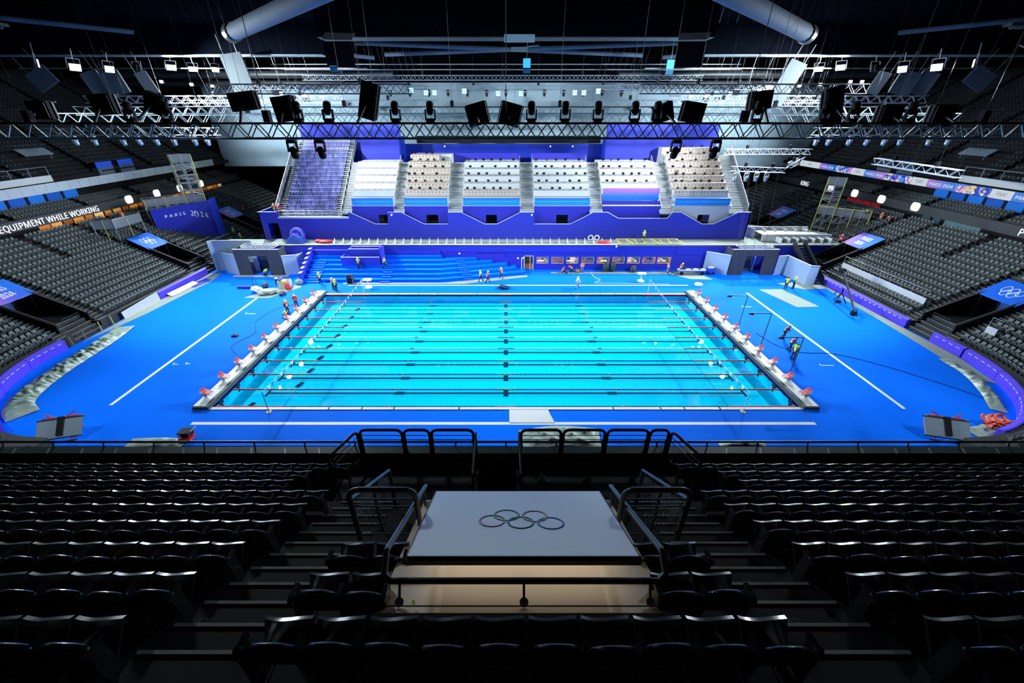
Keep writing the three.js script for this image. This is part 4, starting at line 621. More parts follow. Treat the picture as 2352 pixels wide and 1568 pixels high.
// ---------------------------------------------------------------- passage, platforms, railings, ring canopy
const wireMesh = (x0, x1, y0, y1, st) => { const a = []; for (let x = x0; x < x1; x += st) { a.push(bar(V(x, y0, 0), V(Math.min(x1, x + (y1 - y0) * 0.55), y1, 0), 0.0035, 3)); a.push(bar(V(x, y1, 0), V(Math.min(x1, x + (y1 - y0) * 0.55), y0, 0), 0.0035, 3)); } return merge(a); };
{
  const f = struct('wheelchair_platform', null, null, 'dark flat platform behind the front railings');
  part('platform_left', box2(-4.5, -0.78, 12.0, 12.8, 30.95, 33.2), K.treadNear, f); part('platform_right', box2(0.3, 4.9, 12.0, 12.8, 30.95, 33.2), K.treadNear, f);
  for (let i = 0; i < 4; i++) part('passage_step', box2(-0.78, 0.3, 11.4, 11.95 + 0.21 * i, 31.4 + 0.45 * i, 33.3), K.black, f);
  part('landing', box2(-1.35, 1.75, 12.0, 12.8, 33.2, 35), K.black, f);
  for (const x of [-0.8, 0.32]) part('passage_edge', box2(x - 0.03, x + 0.03, 12.8, 12.85, 30.95, 33.2), K.steelDark, f);
  // painted wheelchair sign
  const s = part('wheelchair_sign', merge([new THREE.CylinderGeometry(0.055, 0.055, 0.006, 14).translate(-0.05, 0, -0.24), new THREE.TorusGeometry(0.15, 0.022, 4, 20, 4.6).rotateX(-Math.PI / 2).rotateY(0.2).scale(1, 0.1, 1).translate(-0.03, 0, 0.12), bx(0.06, 0.006, 0.24, -0.05, 0, -0.06), bx(0.2, 0.006, 0.05, 0.04, 0, 0.05), bx(0.14, 0.006, 0.04, 0.02, 0, -0.06), bar(V(0.13, 0, 0.06), V(0.24, 0, 0.24), 0.025, 4).scale(1, 0.12, 1)]), mat([0.14, 0.19, 0.18], 0.7), f); s.position.set(1.05, 12.806, 31.75); s.scale.set(1, 1, 1.05);
  // front rail
  const r = thing('front_rail', 'long thin black rail along the front of the near tier', 'railing', [0, 0, 30.62]);
  part('rail', bar(V(-24, 13.12, 0), V(24, 13.12, 0), 0.035, 6), K.steelDark, r); for (let i = 0; i <= 30; i++) part('rail_post', bar(V(-22.5 + 1.5 * i, 12.97, 0.05), V(-22.5 + 1.5 * i, 13.12, 0), 0.025, 4), K.steelDark, r);
  const panel = (lab, x0, x1, h, pos, turn, grp, m = K.steelDark) => {
    const t = thing('guard_rail', lab, 'railing', pos, turn, grp), R = 0.16, pts = [V(x0, 0, 0), V(x0, h - R, 0)]; for (let i = 1; i <= 4; i++) { const a = Math.PI / 2 * i / 4; pts.push(V(x0 + R - R * Math.cos(a), h - R + R * Math.sin(a), 0)); } for (let i = 0; i <= 4; i++) { const a = Math.PI / 2 * i / 4; pts.push(V(x1 - R + R * Math.sin(a), h - R + R * Math.cos(a), 0)); } pts.push(V(x1, 0, 0));
    part('frame', polyTube(pts, 0.042, 8), m, t); for (const y of [h - 0.2, h - 0.36, 0.12]) part('rail', bar(V(x0, y, 0), V(x1, y, 0), 0.012, 5), m, t);
    const w = part('wire_mesh', wireMesh(x0 + 0.04, x1 - 0.04, 0.12, h - 0.36, 0.07), m, t); w.userData.kind = 'stuff'; return t;
  };
  [[-4.12, -2.94, 'widest left'], [-2.88, -2.16, 'narrow left'], [-2.1, -0.92, 'left, beside the passage'], [0.43, 1.56, 'right, beside the passage'], [1.63, 2.8, 'second right of the passage'], [2.87, 4.02, 'third right of the passage'], [4.08, 4.6, 'narrow right end']].forEach(([a, b, l]) => panel(`black rounded guard rail on the near platform, ${l}`, 0, b - a, 1.1, [a, 12.8, 30.98], 0, 'guard rails of the near platform'));
  panel('black rounded guard rail turning back at the left platform end', 0, 1.1, 1.1, [-4.18, 12.8, 31.02], -1.95); panel('black rounded guard rail turning back at the right platform end', 0, 1.1, 1.1, [4.66, 12.8, 31.02], -1.2);
  for (const [x, l] of [[-0.84, 'left'], [0.37, 'right']]) { const t = thing('passage_rail', `double sloping handrail on the ${l} of the passage`, 'railing', [x, 12.8, 31.05]); for (const o of [0, 0.08]) part('rail', polyTube([V(0, 0, 0 + o), V(0, 1.05, 0 + o), V(0, 0.95, 1.3 + o), V(0, 0, 1.35 + o)], 0.03, 6), K.steelDark, t); }
  for (const s of [-1, 1]) {                                     // guards beside the vomitory
    const X = x => 0.2 + s * (x + 0.2) * 1, l = s < 0 ? 'left' : 'right', xo = s < 0 ? -2.3 : 2.7, t = panel(`black guard rail with wire mesh on the ${l} of the ring canopy`, s < 0 ? 0 : -0.98, s < 0 ? 0.98 : 0, 1.12, [xo, 15.75, 35.62], 0);
    const h = part('sloped_handrail', polyTube([V(0, 0.9, 0), V(0, -0.25, -1.65), V(0, -1.35, -1.65)], 0.035, 6), K.steelDark, t);
    const g = []; for (let i = 0; i < 22; i++) { const z = -0.07 * i, yt = 0.8 - 0.7 * (-z), d = 0.3; g.push(bar(V(0, yt, z), V(0, yt - 0.75, z - d), 0.004, 3), bar(V(0, yt - 0.35, z), V(0, yt - 0.2, z - d), 0.004, 3)); } const w = part('side_wire_mesh', merge(g), K.steel, t); w.userData.kind = 'stuff';
    for (const z of [-0.8, -1.6]) part('side_post', bar(V(0, -1.1, z), V(0, 0.9 + 0.7 * z, z), 0.03, 5), K.steelDark, t);
    part('bottom_channel', slab(V(0.0, -0.6, 0.0), V(s < 0 ? 0.4 : -0.4, -0.6, 0), V(s < 0 ? 0.35 : -0.35, -1.5, -1.2), V(0, -1.5, -1.2), s < 0 ? 0.03 : -0.03), K.steelDark, t);
  }
  // vomitory box
  const v = struct('vomitory_box', null, null, 'black box of the exit tunnel under the ring canopy');
  const ends = (x) => extrude([[34.85, 12.6], [37.3, 12.6], [37.3, 16.86], [34.85, 15.68]], 0.12).rotateY(-Math.PI / 2).translate(x + 0.06, 0, 0);
  part('tunnel_side', ends(-1.38), K.black, v); part('tunnel_side', ends(1.78), K.black, v); part('tunnel_back', box2(-1.4, 1.8, 12.6, 16.86, 37.2, 37.3), K.black, v);
  part('roof_slab', slab(V(-1.42, 16.9, 37.3), V(1.82, 16.9, 37.3), V(1.82, 15.72, 34.85), V(-1.42, 15.72, 34.85), 0.1), mat([0.4, 0.37, 0.32], 0.75), v);
  // canopy board
  const c = thing('ring_canopy', 'pale grey sloping board with five interlocking rings', 'canopy');
  const Bz = t => 36.8 - 1.76 * t, By = t => 17.13 - 0.97 * t, x0 = -1.15, x1 = 1.55;
  part('board', slab(V(x0, By(0), Bz(0)), V(x1, By(0), Bz(0)), V(x1, By(1), Bz(1)), V(x0, By(1), Bz(1)), 0.05), mat([0.62, 0.72, 0.76], 0.3), c);
  part('edge_frame', polyTube([V(x0, By(0) - 0.03, Bz(0)), V(x0, By(1) - 0.03, Bz(1)), V(x1, By(1) - 0.03, Bz(1)), V(x1, By(0) - 0.03, Bz(0))], 0.03, 4), K.steelDark, c); part('back_beam', box2(x0 - 0.02, x1 + 0.02, By(0) - 0.1, By(0) - 0.01, Bz(0) - 0.02, Bz(0) + 0.05), K.black, c);
  for (const t of [0.12, 0.88]) for (const x of [x0 + 0.2, 0.2, x1 - 0.2]) part('support_leg', bar(V(x, By(t) - 0.06, Bz(t)), V(x, By(t) - 0.36, Bz(t)), 0.025, 6), K.steelDark, c);
  const ring = (lab, x, t, col) => { const g = new THREE.TorusGeometry(0.172, 0.017, 4, 40).scale(1, 1, 0.25).rotateX(-Math.PI / 2), o = part('ring', g, mat(col, 0.5), c); o.userData.label = lab; o.position.set(x, By(t) + 0.004, Bz(t)); o.rotation.x = -Math.atan(0.97 / 1.76); };
  ring('mauve ring', -0.19, 0.455, '#a06a86'); ring('green ring', 0.01, 0.545, '#3c8f7a'); ring('dark teal ring', 0.205, 0.43, '#2a6672'); ring('beige ring', 0.41, 0.53, '#a99a92'); ring('blue ring', 0.615, 0.42, '#2f74b8');
  // warm light strips under the board
  const warm = mat([0.9, 0.8, 0.65], 0.5, { emissive: new THREE.Color(0xffd9ac), emissiveIntensity: 0.8 });
  for (const t of [0.2, 0.5, 0.8]) { part('lamp_strip', box2(x0 + 0.1, x1 - 0.1, By(t) - 0.085, By(t) - 0.065, Bz(t) - 0.03, Bz(t) + 0.03), warm, c); }
  const ra = new THREE.RectAreaLight(0xffe9cf, 1.0, 2.4, 1.7); ra.position.set(0.2, By(0.5) - 0.11, Bz(0.5)); ra.lookAt(0.2, By(0.5) - 1.11, Bz(0.5) + 0.55); scene.add(ra);
  const rb = new THREE.RectAreaLight(0xffe9cf, 1.6, 2.4, 0.12); rb.position.set(0.2, By(0) - 0.12, Bz(0) + 0.03); rb.lookAt(0.2, By(0) - 0.6, Bz(0) + 0.5); scene.add(rb);
  // tube rail round the canopy
  const t = thing('canopy_rail', 'dark tube rail wrapping round the back of the ring canopy', 'railing');
  part('rail_tube', polyTube([V(-1.37, 16.07, 34.85), V(-1.37, 17.24, 36.8), V(-1.35, 17.16, 37.03), V(-1.28, 17.1, 37.07), V(1.7, 17.1, 37.07), V(1.77, 17.16, 37.03), V(1.79, 17.24, 36.8), V(1.79, 16.07, 34.85)], 0.036, 8), K.steelDark, t);
  for (const x of [-1.18, 0.2, 1.6]) { const p = part('rail_post', bar(V(x, 17.08, 37.07), V(x, 16.9, 37.18), 0.016, 6), K.steelDark, t); part('fixing_plate', new THREE.CylinderGeometry(0.05, 0.05, 0.015, 12).rotateX(0.5).translate(x, 16.9, 37.19), K.steel, p); }
  for (const x of [-1.37, 1.79]) { const p = part('rail_post', bar(V(x, 16.15, 34.98), V(x, 15.75, 35.05), 0.02, 6), K.steelDark, t); part('fixing_plate', bx(0.12, 0.02, 0.12, x + (x < 0 ? 0.08 : -0.08), 15.86, 35.05), K.steel, p); }
  single('sticker', bx(0.03, 0.004, 0.06), mat([0.7, 0.8, 0.02], 0.5), 'tiny yellow sticker on the lit slab behind the canopy', 'sticker', [-1.02, 16.905, 37.2], 0.3);
}
// ---------------------------------------------------------------- side stands: seats, aisles, vomitories, screens
const bowlY = d => 1.0 + 0.5 * (d - 0.6);
{
  const seat = merge([slab(V(-0.23, 0.4, 0.08), V(-0.19, 0.86, 0.2), V(0.19, 0.86, 0.2), V(0.23, 0.4, 0.08), 0.05), bx(0.3, 0.06, 0.05, 0, 0.88, 0.19), slab(V(-0.24, 0.36, 0.02), V(0.24, 0.36, 0.02), V(0.23, 0.68, -0.22), V(-0.23, 0.68, -0.22), 0.06), bx(0.05, 0.75, 0.16, -0.28, 0.38, 0.04)]);
  const F = 930, c0 = Math.sqrt(1 - 0.4867 ** 2);
  const all = [];
  const q = new THREE.Quaternion(), up = V(0, 1, 0), one = V(1, 1, 1);
  const aisleAt = (z, r) => { for (const zc of VZ) { if (Math.abs(z - zc) < VW + 0.15 && r < 8.6) return true; const e = Math.abs(z - zc) - VW - 0.15; if (e >= 0 && e < 1.15) return true; } return r >= 10 && Math.abs(z + 11) < 0.6; };
  for (const s of [-1, 1]) for (let r = 0; r < ROWS; r++) {
    const end = U(4) + 0.9 * RC * Math.PI / 2; let u = 0.3; const dd = rowD(r) + 0.35;
    while (u < end) {
      const p = pathAt(s, u), k = u > U(4) ? (RC + dd) / RC : 1, pos = ofs(s, u, dd, rowY(r));
      if (!(p.nz === 0 && aisleAt(p.z, r))) { const turn = Math.atan2(p.nx, p.nz); all.push({ s, r, pos, turn }); }
      u += 0.56 / k;
    }
  }
  for (const o of all) { const d = o.pos.clone().sub(camera.position); const w = -d.y * 0.4867 - d.z * c0; o.w = w; const px = 1162 + F * d.x / w, py = 784 + F * (-d.y * c0 + d.z * 0.4867) / w; o.seen = w > 0 && px > 2 && px < 2350 && py < 1020; }
  const near = all.filter(o => o.seen).sort((a, b) => a.w - b.w).slice(0, 300); const pick = new Set(near);
  for (const o of near) {
    const row = o.r < 18 ? ord[o.r] : 'top';
    single('grey_chair', seat, K.seat, `dark grey folded seat, ${row} row of the ${o.s < 0 ? 'left' : 'right'} lower stand, near end`, 'seat', o.pos.toArray(), o.turn, `${o.s < 0 ? 'left' : 'right'} lower stand, ${row} row`);
  }
  const M4 = o => new THREE.Matrix4().compose(o.pos, q.setFromAxisAngle(up, o.turn), one);
  for (const s of [-1, 1]) sprinkle(seat, K.seat, 'grey_seats', `dark grey seats filling the ${s < 0 ? 'left' : 'right'} lower stand farther back`, 'seats', all.filter(o => o.s === s && !pick.has(o)).map(M4));
  for (const s of [-1, 1]) {
    const m = [], m2 = [];
    for (let r = 0; r < 4; r++) for (let u = 1; u < U(4); u += 0.5) { if (Math.abs(((u + 4) % 10.3)) < 1.1) continue; m.push(M4({ pos: ofs(s, u, 16.75 + 0.8 * r, 8.9 + 0.35 * r), turn: Math.atan2(s, 0) })); }
    for (let r = 0; r < 29; r++) for (let u = 1; u < U(4); u += 0.5) { const a = (u + 7) % 10.3; if (a < 1.2) continue; const z = u - 62; if (r < 7 && Math.abs(z + 23) < 4) continue; m2.push(M4({ pos: ofs(s, u, 15.95 + 0.76 * r, 13.6 + 0.5 * r), turn: Math.atan2(s, 0) })); }
    sprinkle(seat, K.seat, 'club_seats', `dark seats of the narrow middle tier on the ${s < 0 ? 'left' : 'right'}`, 'seats', m); sprinkle(seat, mat([0.02, 0.024, 0.028], 0.6), 'upper_seats', `dark seats of the upper tier on the ${s < 0 ? 'left' : 'right'}`, 'seats', m2);
  }
  // pale step nosings in the aisles
  const ng = bx(0.05, 0.02, 1.0);
  for (const s of [-1, 1]) {
    const a = struct('side_aisles_' + (s < 0 ? 'left' : 'right'), null, null, `stepped aisles with pale nosings in the ${s < 0 ? 'left' : 'right'} lower stand`);
    for (const zc of VZ) for (const e of [-1, 1]) for (let r = 0; r < ROWS; r++) { const o = part('step_nosing', ng, K.nosing, a); o.position.copy(ofs(s, U(zc + e * (VW + 0.72)), rowD(r) - 0.1, rowY(r) + 0.012)); const st = part('half_step', bx(0.4, 0.2, 1.05), K.concrete, a); st.position.copy(ofs(s, U(zc + e * (VW + 0.72)), rowD(r) + 0.5, rowY(r) + 0.1)); const o2 = part('step_nosing', ng, K.nosing, a); o2.position.copy(ofs(s, U(zc + e * (VW + 0.72)), rowD(r) + 0.3, rowY(r) + 0.21)); }
    for (const zc of VZ) for (let i = 0; i < 5; i++) { const o = part('step_nosing', bx(0.05, 0.02, 3.3), K.nosing, a); o.position.copy(ofs(s, U(zc), 0.2 + 0.5 * i, 0.36 + 0.35 * i)); }
  }
}
// printed boards: rings or lettering
function ringsOn(c, cx, cy, r, lw, col) { c.lineWidth = lw; const k = [[-2.1, 0], [0, 0], [2.1, 0], [-1.05, 1], [1.05, 1]]; k.forEach(([x, y], i) => { c.strokeStyle = Array.isArray(col) ? col[i] : col; c.beginPath(); c.arc(cx + x * r * 1.08, cy + y * r, r, 0, 7); c.stroke(); }); }
const boardTex = {
  blueRings: canvas(512, 256, (c, w, h) => { c.fillStyle = '#0a6df0'; c.fillRect(0, 0, w, h); ringsOn(c, 256, 110, 40, 8, '#ffffff'); }),
  gradText: canvas(512, 256, (c, w, h) => { const g = c.createLinearGradient(0, h, w, 0); g.addColorStop(0, '#d27fe6'); g.addColorStop(0.45, '#5b6cf0'); g.addColorStop(1, '#0a86f5'); c.fillStyle = g; c.fillRect(0, 0, w, h); c.fillStyle = '#ffffff'; c.font = 'bold 84px sans-serif'; c.textAlign = 'center'; c.fillText('PARIS', 256, 118); c.fillText('2024', 256, 206); }),
  paleRings: canvas(512, 256, (c, w, h) => { c.fillStyle = '#9fb4c0'; c.fillRect(0, 0, w, h); ringsOn(c, 256, 110, 34, 6, '#5f7480'); }),
};
const bm = Object.fromEntries(Object.entries(boardTex).map(([k, t]) => [k, mat([1, 1, 1], 0.45, { map: t })]));
{
  const place = ['farthest', 'middle', 'nearest'];
  for (const s of [-1, 1]) VZ.forEach((zc, i) => {
    const side = s < 0 ? 'left' : 'right', v = struct('vomitory', null, null, `black stair well in the ${side} lower stand, ${place[i]}`);
    for (const e of [-1, 1]) {
      const pts = [[1.2, 0.9], [1.2, 2.1], [8.3, bowlY(8.3) + 0.75], [8.3, 0.9]], z = zc + e * VW, P = pts.map(([d, y]) => V(s * (XS + d), y, z)); const sgn = e * s > 0;
      part('side_wall', slab(...(sgn ? P : [...P].reverse()), 0.14), K.black, v); part('wall_cap', bar(P[1].clone().setZ(z - e * 0.07), P[2].clone().setZ(z - e * 0.07), 0.07, 4), mat([0.22, 0.17, 0.12], 0.6), v);
    }
    part('tunnel_mouth', box2(Math.min(s * (XS + 8.1), s * (XS + 8.25)), Math.max(s * (XS + 8.1), s * (XS + 8.25)), 1.75, bowlY(8.2) + 0.2, zc - VW, zc + VW), K.black, v);
    part('blue_door', box2(Math.min(s * (XS + 8.02), s * (XS + 8.08)), Math.max(s * (XS + 8.02), s * (XS + 8.08)), 1.8, 3.6, zc - 0.9, zc + 0.9), mat([0.02, 0.08, 0.35], 0.5), v);  // door face in plain dark blue
    part('hand_rail', polyTube([V(s * (XS + 1.3), 1.4, zc - 0.9), V(s * (XS + 1.3), 2.4, zc - 0.9), V(s * (XS + 1.3), 2.4, zc + 0.9), V(s * (XS + 1.3), 1.4, zc + 0.9)], 0.03, 5), K.steelDark, v);
    const m = s < 0 ? [bm.gradText, bm.blueRings, bm.gradText][i] : [bm.gradText, bm.gradText, bm.blueRings][i];
    const t = thing('exit_canopy', `${m === bm.blueRings ? 'blue board with white rings' : 'pink and blue lettered board'} over the ${place[i]} exit of the ${side} stand`, 'canopy');
    const d0 = 5.9, d1 = 8.6, y0 = bowlY(d0) + 0.75, y1 = bowlY(d1) + 0.95, A = V(s * (XS + d0), y0, zc + 2), B = V(s * (XS + d0), y0, zc - 2), C = V(s * (XS + d1), y1, zc - 2), D = V(s * (XS + d1), y1, zc + 2);
    part('board', s < 0 ? slab(A, B, C, D, 0.1) : slab(B, A, D, C, 0.1), m, t);
    for (const z of [zc - 1.5, zc + 1.5]) part('board_post', bar(V(s * (XS + d0 + 0.3), 1.75, z), V(s * (XS + d0 + 0.3), y0, z), 0.05, 6), K.steelDark, t);
  });
  // purple padding along the field edge
  const pad = (lab, s, u0, u1, stripe = true) => {
    const us = u0 < U(4) && u1 > U(4) ? [u0, U(4), ...rng(U(4), u1, 8).slice(1)] : u0 >= U(4) ? rng(u0, u1, 8) : [u0, u1];
    const t = thing('padding', lab, 'padding'); part('cushion', sweep(s, us, [[-0.25, 0], [-0.3, 1.0], [0.0, 1.12], [0.12, 1.12], [0.15, 0]]), mat([0.09, 0.05, 0.75], 0.55), t);
    if (stripe) { const g = []; let L = 0; for (let u = u0 + 0.4; u < u1 - 0.6; u += 0.75) { const a = ofs(s, u, -0.306, 0.86), b = ofs(s, u + 0.4, -0.306, 0.86); g.push(bar(a, b, 0.03, 4)); } const q = part('printed_line', merge(g), K.line, t); q.userData.kind = 'stuff'; }
    return t;
  };
  pad('violet padding on the left field edge near the first portal', -1, U(-20.5), U(-10.6), false); [0, 1, 2, 3].forEach(i => pad(`violet padding piece in the near left corner, ${nth[i]} from the far end`, -1, U(2.6) + 4.1 * i, U(2.6) + 4.1 * i + 4.05));
  pad('violet padding on the right field edge by the camera crane', 1, U(-18.8), U(-2.3)); pad('violet padding with a white foot on the right edge', 1, U(0.9), U(4.3)); [0, 1, 2, 3].forEach(i => pad(`violet padding piece in the near right corner, ${nth[i]} from the far end`, 1, U(4.5) + 4.1 * i, U(4.5) + 4.1 * i + 4.05));
  const wp = (lab, s, z0, z1, d, h) => { const t = thing('white_barrier', lab, 'barrier'), x = s * (XS + d); part('panel', box2(x - 0.06, x + 0.06, rowY(1), rowY(0) + h, z0, z1), K.offwhite, t); for (let k = 0; k <= Math.round((z1 - z0) / 1.6); k++) part('rail_post', bar(V(x, rowY(0) + h, z0 + 1.6 * k), V(x, rowY(0) + h + 0.9, z0 + 1.6 * k), 0.03, 5), K.steel, t); part('rail', bar(V(x, rowY(0) + h + 0.9, z0), V(x, rowY(0) + h + 0.9, z1), 0.035, 5), K.steel, t); };
  wp('long white barrier with steel rail in the right stand', 1, -17.2, -3.9, 2.42, 2.0); wp('white barrier with steel rail at the near right', 1, 3.0, 3.95, 2.42, 2.0);
  single('white_hoarding', slab(V(-46.3, 0, -4.6), V(-46.3, 0, -10.4), V(-46.4, 1.2, -10.4), V(-46.4, 0.9, -4.6), -0.08), K.offwhite, 'white panel leaning on the left field edge', 'panel');
  single('white_hoarding', slab(V(-45.6, 0.05, -11.6), V(-45.2, 0.05, -16.5), V(-45.9, 0.4, -16.5), V(-46.2, 0.4, -11.6), -0.06), K.offwhite, 'white panel lying before the violet padding on the left', 'panel');
  single('violet_hoarding', slab(V(-44.8, 0.04, -15), V(-44.2, 0.04, -18), V(-45.4, 0.12, -18.4), V(-45.9, 0.12, -15.2), -0.05), K.purple, 'violet panel lying flat on the left floor sheet', 'panel');
  for (const z of [-3.2, -1.6, 0.4, 1.9]) single('barrier_post', bar(V(-46.45, 0, z), V(-46.45, 1.15, z), 0.05, 6), z < 0 ? K.yellow : K.wood, `thin post of the removed padding at the left edge${z < -2 ? ', farthest' : z < 0 ? ', second' : z < 1 ? ', third' : ', nearest'}`, 'post');
}
// ---------------------------------------------------------------- fascia lettering, ribbons and lit signs
const glow = (c, k) => mat(c, 0.5, { emissive: new THREE.Color(c), emissiveIntensity: k });
{
  const wm = glow('#f4f6ff', 1.0);
  const face = (lab, str, s, zStart, size) => { const t = thing('led_lettering', lab, 'display'); const g = letters(str, size, 0.03, fontR); g.computeBoundingBox(); const o = part('lettering', g, wm, t); o.rotation.y = s < 0 ? Math.PI / 2 : -Math.PI / 2; o.position.set(s * 62.46, 8.86, zStart); return g.boundingBox.max.x; };
  face('glowing white words across the left fascia: EQUIPMENT WHILE WORKING', 'EQUIPMENT WHILE WORKING', -1, -10.4, 0.75);
  face('glowing white letters KING at the far end of the right fascia', 'KING', 1, -51.6, 0.8); face('glowing white letter P on the right fascia at the picture edge', 'P', 1, -9.9, 0.8);
  const sign = canvas(256, 192, (c) => { c.fillStyle = '#ffffff'; c.fillRect(0, 0, 256, 192); c.strokeStyle = '#b9a0d8'; c.lineWidth = 7; for (const [x, y] of [[70, 66], [128, 60], [186, 66], [70, 124], [128, 130], [186, 124]]) { c.beginPath(); c.arc(x, y, 20, 0, 5); c.stroke(); } });
  const rs = new THREE.Shape(); const W = 0.72, H = 0.6, R = 0.4; rs.moveTo(-W + R, -H); rs.lineTo(W - R, -H); rs.quadraticCurveTo(W, -H, W, 0); rs.quadraticCurveTo(W, H, W - R, H); rs.lineTo(-W + R, H); rs.quadraticCurveTo(-W, H, -W, 0); rs.quadraticCurveTo(-W, -H, -W + R, -H);
  const sg = new THREE.ExtrudeGeometry(rs, { depth: 0.06, bevelEnabled: false }); { const uv = sg.attributes.uv, p = sg.attributes.position; for (let i = 0; i < uv.count; i++) uv.setXY(i, p.getX(i) / 1.44 + 0.5, p.getY(i) / 1.2 + 0.5); }
  const sm = mat([1, 1, 1], 0.4, { map: sign, emissive: new THREE.Color(0xffffff), emissiveMap: sign, emissiveIntensity: 1.1 });
  for (const [s, zs] of [[-1, [-30.3, -36.4, -42.3, -48.4]], [1, [-42.6, -36.5, -30.6, -24.2]]]) zs.forEach((z, i) => { const o = single('round_sign', sg, sm, `glowing white rounded sign on the ${s < 0 ? 'left' : 'right'} fascia, ${nth[i]} from the ${s < 0 ? 'lettering' : 'far end'}`, 'sign', [s * 62.44, 9.5, z], s < 0 ? Math.PI / 2 : -Math.PI / 2, 'round signs on the fascia'); });
  // left: plain white panels, right: colourful display
  const w = thing('pale_ribbon', 'long band of pale panels on the left upper tier front', 'panel band'); const pw = mat([0.5, 0.56, 0.58], 0.5);
  for (let i = 0; i < 28; i++) part('ribbon_panel', box2(-61.45, -61.3, 12.55, 13.7, -52.6 + 1.6 * i, -52.6 + 1.6 * i + 1.57), pw, w);
  const rb = canvas(2048, 64, (c) => {
    const seg = (z0, z1, f) => { const x0 = (z0 + 52) / 44 * 2048, x1 = (z1 + 52) / 44 * 2048; c.save(); c.beginPath(); c.rect(x0, 0, x1 - x0, 64); c.clip(); f(x0, x1); c.restore(); };
    const white = (x0, x1) => { c.fillStyle = '#dfe8f2'; c.fillRect(x0, 0, x1 - x0, 64); ringsOn(c, (x0 + x1) / 2, 26, 9, 2.5, '#8d99a8'); };
    const text = (a, b) => (x0, x1) => { const g = c.createLinearGradient(x0, 0, x1, 0); g.addColorStop(0, a); g.addColorStop(1, b); c.fillStyle = g; c.fillRect(x0, 0, x1 - x0, 64); c.fillStyle = '#e8f0ff'; c.font = 'bold 34px sans-serif'; c.textAlign = 'center'; c.fillText('PARIS 2024', (x0 + x1) / 2, 45, (x1 - x0) * 0.86); };
    const pat = (x0, x1) => { c.fillStyle = '#1d6df0'; c.fillRect(x0, 0, x1 - x0, 64); const cs = ['#f2b6e8', '#2331b8', '#ffffff', '#f5d6a0', '#c273e8', '#42a6ff']; for (let i = 0; i < 60; i++) { c.fillStyle = cs[i % 6]; c.beginPath(); const x = x0 + (x1 - x0) * rnd(), y = 64 * rnd(); if (i % 2) c.arc(x, y, 6 + 14 * rnd(), 0, 3.2 + 3 * rnd()); else { c.moveTo(x, y); c.lineTo(x + 22, y + 12); c.lineTo(x + 4, y + 30); } c.fill(); } };
    c.fillStyle = '#0a0d16'; c.fillRect(0, 0, 2048, 64);
    seg(-52, -46, white); seg(-46, -42, text('#a56ae0', '#1f7af0')); seg(-42, -37.8, pat); seg(-37.8, -34.8, white); seg(-34.8, -30.6, text('#2f86f5', '#c47fe6')); seg(-30.6, -25.6, pat); seg(-25.6, -23, white); seg(-23, -18.8, text('#c47fe6', '#2f86f5')); seg(-18.8, -14.2, pat); seg(-14.2, -11.6, white); seg(-11.6, -8, text('#2f86f5', '#9a78ee'));
  });
  const d = thing('ribbon_display', 'long colourful lit display band on the right upper tier front', 'display');
  part('screen', slab(V(61.3, 12.55, -52), V(61.3, 12.55, -8), V(61.3, 13.6, -8), V(61.3, 13.6, -52), 0.12), mat([0.02, 0.02, 0.02], 0.4, { emissive: new THREE.Color(0xffffff), emissiveMap: rb, emissiveIntensity: 0.75 }), d); part('screen_frame', box2(61.32, 61.5, 12.5, 13.65, -52.1, -7.9), K.black, d);
  // warm and blue lit suites
  const oc = ['#c9762a', '#e09a4a', '#8a4a1c', '#d8872f', '#b85f22', '#e8b873'];
  for (let i = 0; i < 24; i++) { const z = -16.3 - 1.68 * i, h = rr(0.6, 1.0), wdt = rr(1.1, 1.55), t = single('lit_suite_window', box2(-63.12, -63.02, 8.6 - h, 8.6, z - wdt / 2, z + wdt / 2), glow(oc[i % 6], 0.55), `warm orange lit suite window under the left fascia, number ${i + 1} from the lettering`, 'lit window', [0, 0, 0], 0, 'lit suite windows on the left'); t.userData.label = `warm orange lit suite window in the row under the left fascia`; }
  for (let i = 0; i < 4; i++) single('lit_suite_window', box2(63.02, 63.1, 7.9, 8.6, -38.5 + 1.9 * i, -36.8 + 1.9 * i), glow('#a3141c', 0.4), 'red lit suite window under the right fascia', 'lit window', [0, 0, 0], 0, 'red lit windows');
  for (const [z0, z1, cc] of [[-23, -21.8, '#27414a'], [-21.3, -20.2, '#2c4a52'], [-19.5, -14.5, '#51707e']]) single('lit_suite_window', box2(63.02, 63.1, 7.7, 8.6, z0, z1), glow(cc, 0.35), `dim bluish suite window under the right fascia, ${z1 < -21 ? 'first' : z1 < -20 ? 'second' : 'long one'}`, 'lit window');
  for (const s of [-1, 1]) for (let i = 0; i < 6; i++) single('blue_suite_window', box2(Math.min(s * 67.05, s * 67.15), Math.max(s * 67.05, s * 67.15), 10.5, 12.3, -27 + 2.6 * i, -24.9 + 2.6 * i), glow(i % 2 ? '#0d4fb0' : '#1466c8', 0.5), `blue lit glass suite behind the ${s < 0 ? 'left' : 'right'} middle tier`, 'lit window', [0, 0, 0], 0, `blue suites on the ${s < 0 ? 'left' : 'right'}`);
  // upper exits and white balconies
  for (const s of [-1, 1]) {
    const l = s < 0 ? 'left' : 'right', t = thing('upper_canopy', `pale ringed board over the upper exit on the ${l}`, 'canopy');
    const A = V(s * 66.6, 16.75, -21.8), B = V(s * 66.6, 16.75, -25.9), C = V(s * 68.5, 18.0, -25.9), D = V(s * 68.5, 18.0, -21.8); part('board', s < 0 ? slab(A, B, C, D, 0.1) : slab(B, A, D, C, 0.1), bm.paleRings, t);
    for (const z of [-22.2, -25.5]) part('board_post', bar(V(s * 66.8, 14.6, z), V(s * 66.8, 16.75, z), 0.05, 5), K.steel, t);
